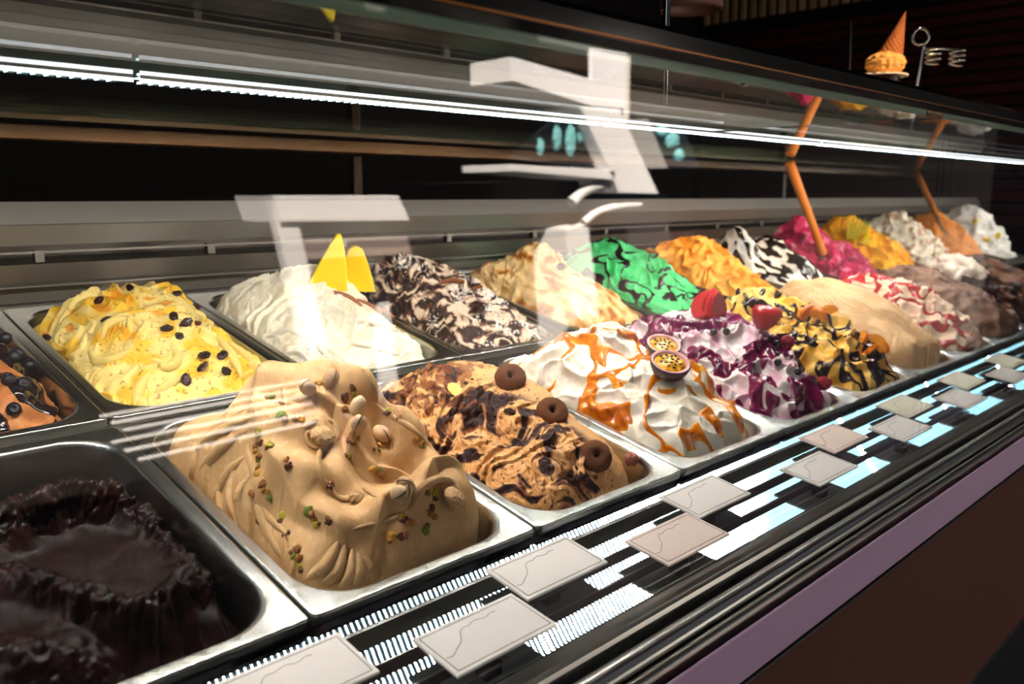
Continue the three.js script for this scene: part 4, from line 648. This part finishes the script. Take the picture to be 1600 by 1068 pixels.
  SPOT.oran.forEach((p, k) => { const g = k < 3 ? 'rear cluster' : 'front cluster'; const t = thing('orange_slice', 'half orange slice in the ' + (k < 3 ? 'rosette on the crest' : 'rosette on the front') + ' of the yellow gelato', 'orange slice', [0, 0, 0], 'orange slices, ' + g); mesh('flesh', seg, T.flesh, t); mesh('peel', rindG, T.peel, t); rest('oran', p, t, { sink: 0.003, spin: k * 1.2, up: 0.3 }); t.rotateX(0.5 * (k % 3 - 1)); t.rotateZ(0.4 * (k % 2 ? 1 : -1)); t.scale.setScalar(1.15); });
  // pineapple wedges and chocolate slivers on the ivory gelato
  const wedge = (r, w, h) => { const s = new THREE.Shape(); s.moveTo(-w, 0); s.lineTo(w, 0); s.quadraticCurveTo(w * 0.75, h * 0.55, r, h); s.quadraticCurveTo(0, h + r, -r, h); s.quadraticCurveTo(-w * 0.6, h * 0.5, -w, 0); return new THREE.ExtrudeGeometry(s, { depth: 0.012, bevelEnabled: true, bevelSize: 0.0015, bevelThickness: 0.0015, bevelSegments: 3, curveSegments: 12 }).translate(0, 0, -0.006); };
  [['pointed pineapple wedge standing on the ivory gelato', wedge(0.0015, 0.017, 0.05), 0.45, -0.12], ['blunt pineapple wedge standing beside the pointed one', wedge(0.006, 0.019, 0.04), 0.7, 0.08]].forEach(([l, g, yaw, roll], k) => { const m = mesh('pineapple_wedge', g, T.pine[k]); tag(m, l, 'pineapple'); rest('whit', SPOT.whit[k], m, { sink: 0.006, up: 1 }); m.rotateY(-0.6); m.rotateZ(roll); m.rotateX(-0.15); m.scale.setScalar(1.5); });
  SPOT.whit.slice(2).forEach((p, k) => { const pts = []; for (let i = 0; i <= 8; i++) { const t = i / 8 - 0.5; pts.push([t * 0.042, 0.002 + 0.003 * (1 - 4 * t * t), 0.008 * (4 * t * t)]); } const m = mesh('chocolate_sliver', tube(pts, 0.0034, 24, 8).scale(1.2, 0.6, 1), T.sliver); tag(m, 'curved brown chocolate sliver below the pineapple wedges', 'chocolate', 'chocolate slivers on the ivory gelato'); rest('whit', p, m, { spin: -0.9 + k * 0.15, sink: 0.001 }); });
  SPOT.crum.forEach((p, k) => { const pts = []; for (let i = 0; i <= 8; i++) { const t = i / 8 - 0.5; pts.push([t * 0.05, 0.004 * (1 - 4 * t * t), 0.012 * (4 * t * t)]); } const m = mesh('chocolate_curl', tube(pts, 0.004, 20, 8), T.sliver); tag(m, k ? 'short brown chocolate curl on the front of the crumble gelato' : 'brown chocolate curl on the crest of the crumble gelato', 'chocolate'); rest('crum', p, m, { spin: -0.7, sink: 0.002 }); if (k) m.scale.setScalar(0.6); });
  const pr = mesh('dark_cherry', blob(0.009, 0.007, 0.008, 3, 0.15, 2.5), S({ color: 0x2c1a20, roughness: 0.25 })); tag(pr, 'dark cherry on the caramel crunch gelato', 'cherry'); rest('cara', SPOT.cara[0], pr, { sink: 0.002 });
  // leaf fan on the mango, lemon pieces at the far end
  const lf = thing('leaf_fan', 'fan of stiff yellow green pineapple leaves on the mango sorbet', 'leaves'); const lg = (() => { const s = new THREE.Shape(); s.moveTo(-0.004, 0); s.lineTo(0.004, 0); s.quadraticCurveTo(0.006, 0.03, 0, 0.052); s.quadraticCurveTo(-0.006, 0.03, -0.004, 0); return new THREE.ExtrudeGeometry(s, { depth: 0.0015, bevelEnabled: true, bevelSize: 0.0005, bevelThickness: 0.0005, bevelSegments: 1 }); })();
  for (let k = 0; k < 6; k++) { const m = mesh('leaf', lg, T.leaf, lf); m.position.set((k - 2.5) * 0.008, 0, 0); m.rotation.z = -(k - 2.5) * 0.14; m.rotation.y = 0.3; } rest('mang', SPOT.mang[0], lf, { sink: 0.006, up: 1 }); lf.rotateY(-0.5); lf.scale.setScalar(1.15);
  const lp = mesh('pineapple_wedge', wedge(0.004, 0.012, 0.03), T.pine[0]); tag(lp, 'small pineapple wedge beside the leaf fan on the mango sorbet', 'pineapple'); rest('mang', SPOT.mang[1], lp, { sink: 0.004, up: 1 }); lp.rotateY(-0.8);
  SPOT.lemo.forEach((p, k) => { const m = mesh('lemon_piece', blob(0.012, 0.007, 0.009, 2, 0.15, 2, k), T.lemonbit); tag(m, 'yellow lemon piece on the white lemon gelato', 'lemon piece', 'lemon pieces'); rest('lemo', p, m, { sink: 0.003, spin: k }); });
  // wooden spatulas left in two of the back pans
  const spat = (a, b, label) => { const A = new THREE.Vector3(...a), B = new THREE.Vector3(...b), L = A.distanceTo(B), t = thing('gelato_spatula', label, 'spatula', [a[0], a[1], a[2]]); mesh('handle', new THREE.CylinderGeometry(0.0125, 0.0095, L, 16).translate(0, L / 2, 0), T.stick, t); mesh('blade', rbox(0.045, 0.08, 0.004, 0.0018, 0, -0.035, 0), M.steel, t); t.quaternion.setFromUnitVectors(UPV, B.clone().sub(A).normalize()); };
  spat([1.905, Y0 + 0.15, -0.51], [1.785, Y0 + 0.388, -0.56], 'wooden handled spatula stuck in the raspberry sorbet');
  spat([2.74, Y0 + 0.225, -0.505], [3.28, Y0 + 0.595, -0.89], 'wooden handled spatula leaning out over the apricot gelato');
}
/* ---------------------------------------------------------------- price cards on the label deck */
{
  const cardG = rbox(0.1, 0.0026, 0.05, 0.0009), lineX = box(0.092, 0.0002, 0.0005), lineZ = box(0.0005, 0.0002, 0.042);
  const wavy = (() => { const p = []; for (let k = 0; k <= 14; k++) { const t = k / 14; p.push([-0.044 + 0.066 * t, 0, 0.006 - 0.02 * sstep(0.1, 0.55, t) + 0.0012 * Math.sin(t * 25)]); } return tube(p, 0.00022, 40, 4); })();
  const clipG = rbox(0.018, 0.011, 0.012, 0.002), footG = box(0.03, 0.0025, 0.02);
  const pans = ['dark chocolate', 'pistachio', 'cookie', 'berry', 'yellow orange', 'plain beige', 'strawberry', 'hazelnut'];
  const pans2 = ['dark chocolate', 'pistachio', 'cookie', 'passion fruit', 'berry', 'yellow orange', 'plain beige', 'strawberry'];
  const add = (x, z, y, tilt, m, label) => {
    const t = thing('price_card', label, 'card', [x, Y0 + y, z]); t.rotation.x = tilt;
    const c = mesh('card', cardG, m, t);
    for (const s of [-1, 1]) { mesh('border_line', lineX, M.ink, c).position.set(0, 0.0014, s * 0.021); mesh('border_line', lineZ, M.ink, c).position.set(s * 0.046, 0.0014, 0); }
    mesh('ink_stroke', wavy, M.ink, c).position.set(0, 0.0014, 0);
    mesh('clip', clipG, M.black, t).position.set(0, -0.0068, 0.006);
    mesh('foot', footG, M.acrylic, t).position.set(0, -0.0125, 0.004);
  };
  const tone = [M.card, M.card, M.card, M.cardpinkcast, M.cardgreencast, M.cardgreencast, M.cardgreencast, M.card];
  [-0.052, 0.19, 0.433, 0.735, 0.975, 1.225, 1.47, 1.72].forEach((x, k) => add(x, 0.059, -0.002, 0.19, tone[k], 'blank pale price card on the inner rail in front of the ' + pans[k] + ' pan'));
  [-0.16, 0.085, 0.33, 0.62, 0.865, 1.11, 1.36, 1.61].forEach((x, k) => add(x, 0.0945, -0.0075, 0.16, k === 2 ? M.cardpinkcast : M.card, 'blank pale price card on the outer rail in front of the ' + pans2[k] + ' pan'));
}
/* ---------------------------------------------------------------- on top of the case */
{
  const ytop = Y0 + 0.404;
  const waffle = S({ color: 0xb5652a, roughness: 0.7, bumpMap: noisetex(128, (u, v) => { const t = Math.max(Math.abs(Math.sin((u * 12 + v * 10) * Math.PI)), Math.abs(Math.sin((u * 12 - v * 10) * Math.PI))) > 0.9 ? 1 : 0.2; return [t, t, t]; }), bumpScale: 0.002 });
  const d = thing('cone_display', 'upturned waffle cone on a scoop of gelato in a lidded cup', 'dessert display', [1.45, ytop, -0.21]); d.rotation.y = -0.789;
  mesh('cup', lathe([[0, 0], [0.028, 0], [0.03, 0.004], [0.041, 0.13], [0.039, 0.132], [0.037, 0.128], [0.026, 0.008], [0, 0.008]], 36), S({ color: 0x4a1412, roughness: 0.35 }), d);
  const dp = []; for (let k = 0; k < 40; k++) dp.push([0.055 * Math.cos(k / 40 * 6.2832) * (k % 2 ? 1 : 0.95), 0.055 * Math.sin(k / 40 * 6.2832) * (k % 2 ? 1 : 0.95)]);
  mesh('doily', new THREE.ExtrudeGeometry(new THREE.Shape(dp.map((q) => new THREE.Vector2(...q))), { depth: 0.003, bevelEnabled: false }).rotateX(-Math.PI / 2).translate(0, 0.133, 0), S({ color: 0xe9d9bd, roughness: 0.7 }), d);
  mesh('scoop', blob(0.037, 0.024, 0.037, 5, 0.09, 3.1, 4).translate(0.012, 0.134, 0), S({ color: 0xf4b45c, roughness: 0.6, bumpMap: grain, bumpScale: 0.001 }), d);
  const cn = mesh('waffle_cone', new THREE.ConeGeometry(0.027, 0.1, 32, 4).translate(0, 0.05, 0), waffle, d); cn.position.set(0.018, 0.163, 0); cn.rotation.z = -0.28;
  const st = tag(mesh('straw', new THREE.CylinderGeometry(0.0028, 0.0028, 0.23, 12), M.black), 'thin black straw beside the upturned cone', 'straw'); st.position.set(1.372, ytop + 0.115, -0.235); st.rotation.set(0, 0, 0.06);
  const h = thing('cone_holder', 'chrome wire cone holder with a ring handle and coiled arms', 'holder', [1.585, ytop, -0.19]); h.rotation.y = -0.789;
  mesh('base', lathe([[0, 0], [0.03, 0], [0.03, 0.003], [0.006, 0.006], [0, 0.006]], 28), M.chrome, h);
  mesh('stem', tube([[0, 0.004, 0], [0.003, 0.1, 0], [0.014, 0.205, 0]], 0.0035, 20, 10), M.chrome, h);
  const ring = mesh('ring_handle', new THREE.TorusGeometry(0.0165, 0.003, 10, 32), M.chrome, h); ring.position.set(0.006, 0.224, 0);
  for (const [cx, cy] of [[0.035, 0.188], [0.085, 0.185]]) { const p = []; for (let k = 0; k <= 36; k++) { const a = k / 36 * 6.2832 * 3; p.push([cx + 0.014 * Math.cos(a), cy - 0.03 * k / 36 + 0.012, 0.014 * Math.sin(a)]); } mesh('coil', tube(p, 0.0026, 90, 8), M.chrome, h); }
  mesh('arm', tube([[0.013, 0.2, 0], [0.05, 0.2, 0.004], [0.1, 0.196, 0]], 0.0026, 16, 8), M.chrome, h);
  const rod = thing('support_rod', 'polished chrome rod rising from the top of the case', 'rod', [0.565, ytop, -0.1]); mesh('rod', new THREE.CylinderGeometry(0.0045, 0.0045, 0.9, 16).translate(0, 0.45, 0), M.chrome, rod); mesh('collar', lathe([[0, 0], [0.012, 0], [0.012, 0.004], [0.006, 0.008], [0, 0.008]], 20), M.chrome, rod);
  const pend = thing('pendant_lamp', 'dim pinkish glass pendant hanging behind the case', 'lamp', [2.73, Y0 + 1.03, -1.5]);
  mesh('shade', lathe([[0.02, 0.2], [0.05, 0.19], [0.11, 0.1], [0.125, 0.02], [0.12, 0], [0.117, 0.02], [0.1, 0.1], [0.02, 0.185]], 32), S({ color: 0xc08a7c, roughness: 0.4 }), pend); mesh('cord', new THREE.CylinderGeometry(0.003, 0.003, 0.75, 8).translate(0, 0.56, 0), M.black, pend);
  const sp = thing('added_spotlight', 'added unseen ceiling spotlight that brightens the cone on the case', 'lamp', [1.1, 2.94, 1.15]);
  const aim = new THREE.Vector3(1.5, Y0 + 0.55, -0.2), head = new THREE.Group(); head.name = 'head'; sp.add(head);
  head.quaternion.setFromUnitVectors(new THREE.Vector3(0, -1, 0), aim.clone().sub(new THREE.Vector3(1.1, 2.82, 1.15)).normalize()); head.position.set(0, -0.12, 0);
  mesh('can', lathe([[0.045, -0.07], [0.045, 0.05], [0.02, 0.07], [0, 0.07]], 24), M.black, head); mesh('lens', new THREE.CylinderGeometry(0.04, 0.04, 0.004, 24).translate(0, -0.055, 0), S({ color: 0xffffff, emissive: 0xffe0b8, emissiveIntensity: 4 }), head);
  mesh('stem', new THREE.CylinderGeometry(0.008, 0.008, 0.06, 12).translate(0, -0.03, 0), M.black, sp);
  const sl = new THREE.SpotLight(0xffdcb4, 16, 0, 0.2, 0.6, 2); sl.position.set(1.1, 2.74, 1.08); sl.target.position.copy(aim); sl.castShadow = true; scene.add(sl, sl.target);  // added light with no visible source, put in to brighten the cone
}
/* ---------------------------------------------------------------- sunlit things outside, mirrored in the front glass */
{
  const white = S({ color: 0xeeecef, roughness: 0.6 }), grey = S({ color: 0x8c7a78, roughness: 0.7 }), dim = S({ color: 0x3a3436, roughness: 0.6 });
  const slab = (pts, z, depth) => new THREE.ExtrudeGeometry(new THREE.Shape(pts.map((q) => new THREE.Vector2(...q))), { depth, bevelEnabled: true, bevelSize: 0.006, bevelThickness: 0.006, bevelSegments: 2 }).translate(0, 0, z);
  const st = thing('menu_stand', 'white menu stand with a slatted panel on the sunlit pavement', 'stand');
  mesh('top', slab([[1.723, 1.3], [2.431, 1.3], [2.5, 1.18], [1.757, 1.19]], 3.3, 0.35), white, st);
  mesh('leg', slab([[1.723, 1.29], [1.85, 1.19], [2.12, 0], [1.99, 0]], 3.32, 0.05), white, st);
  mesh('leg', slab([[2.44, 1.18], [2.5, 1.18], [2.62, 0], [2.52, 0]], 3.55, 0.05), white, st);
  for (let k = 0; k < 5; k++) mesh('slat', slab([[1.92, 1.165 - k * 0.034], [2.5 + k * 0.012, 1.165 - k * 0.034], [2.512 + k * 0.012, 1.14 - k * 0.034], [1.924, 1.14 - k * 0.034]], 3.36, 0.02), k % 2 ? grey : S({ color: 0xa08e8a, roughness: 0.7 }), st);
  const pal = thing('streak_reflector', 'added white slatted pallet lying on the sunlit pavement', 'reflector');
  for (let k = 0; k < 6; k++) mesh('slat', rbox(1.15 + 0.08 * (k % 3), 0.012, 0.03, 0.003, 1.75 + 0.05 * k, 0.1, 3.66 + k * 0.19), white, pal);  // unseen slats added to mirror as glare streaks in the front glass
  for (const x of [1.45, 2.2]) mesh('bearer', box(0.06, 0.1, 0.96, x, 0.043, 4.1), dim, pal);
  const v = thing('parked_van', 'white van with dark windows and painted reflections parked on the sunlit street', 'van');
  mesh('door_pillar', slab([[3.867, 1.842], [4.253, 1.853], [4.706, 1.32], [4.271, 1.328]], 3.3, 0.3), white, v);
  mesh('bonnet_edge', slab([[3.249, 1.477], [4.212, 1.462], [4.213, 1.41], [3.249, 1.449]], 3.3, 0.4), white, v);
  const teal = S({ color: 0x7fc4cc, roughness: 0.35 });
  mesh('windscreen', slab([[3.36, 1.53], [3.701, 1.748], [4.0, 1.78], [4.13, 1.49]], 3.4, 0.02), S({ color: 0x1a1d22, roughness: 0.15 }), v);
  for (const [x, y, r] of [[3.75, 1.66, 0.07], [3.88, 1.65, 0.09], [3.98, 1.7, 0.06], [3.6, 1.6, 0.05]]) { const m = mesh('painted_glint', blob(r * 0.5, r, 0.02, 3, 0.3, 2, x), teal, v); m.position.set(x, y - r, 3.39); }  // teal blobs painted in as reflections on the windscreen
  mesh('side_door', slab([[4.303, 1.783], [4.734, 1.83], [4.988, 1.502], [4.563, 1.492]], 3.42, 0.2), S({ color: 0x9c9a98, roughness: 0.5 }), v);
  mesh('side_window', slab([[4.734, 1.83], [5.132, 1.832], [5.413, 1.511], [4.988, 1.502]], 3.42, 0.05), S({ color: 0x171a1e, roughness: 0.2 }), v);
  for (const [x, y, r] of [[4.9, 1.76, 0.06], [5.03, 1.7, 0.08], [5.12, 1.6, 0.06]]) { const m = mesh('painted_glint', blob(r, r * 0.7, 0.02, 3, 0.3, 2, x), teal, v); m.position.set(x, y - r * 0.7, 3.41); }  // the same painted reflections on the side window
  mesh('wheel_arch', tube([[3.86, 1.26, 3.36], [4.0, 1.34, 3.36], [4.25, 1.385, 3.36], [4.5, 1.4, 3.36]], 0.035, 20, 10), white, v);
  mesh('wheel_arch', tube([[3.98, 1.13, 3.36], [4.1, 1.19, 3.36], [4.35, 1.235, 3.36], [4.58, 1.245, 3.36]], 0.025, 20, 10), white, v);
  mesh('front_panel', slab([[3.82, 1.09], [4.02, 1.12], [4.2, 0.3], [3.9, 0.3]], 3.36, 0.3), white, v);
  mesh('underbody', slab([[3.3, 1.38], [4.2, 1.4], [5.4, 1.3], [5.6, 0.02], [3.9, 0.02], [3.85, 0.9]], 3.7, 0.8), dim, v);
  const aw = thing('market_awning', 'white canvas awning on a post across the pavement', 'awning');
  mesh('valance', slab([[6.016, 2.639], [6.53, 2.67], [6.52, 2.139], [6.028, 2.128]], 5.0, 0.03), white, aw);
  mesh('canopy', slab([[4.973, 2.441], [6.02, 2.356], [6.025, 2.128], [4.973, 2.261]], 5.0, 0.5), white, aw);
  mesh('post', new THREE.CylinderGeometry(0.045, 0.045, 2.66, 16).translate(6.6, 1.31, 5.05), S({ color: 0xc9c4bd, roughness: 0.5 }), aw);
}
renderer.render(scene, camera);
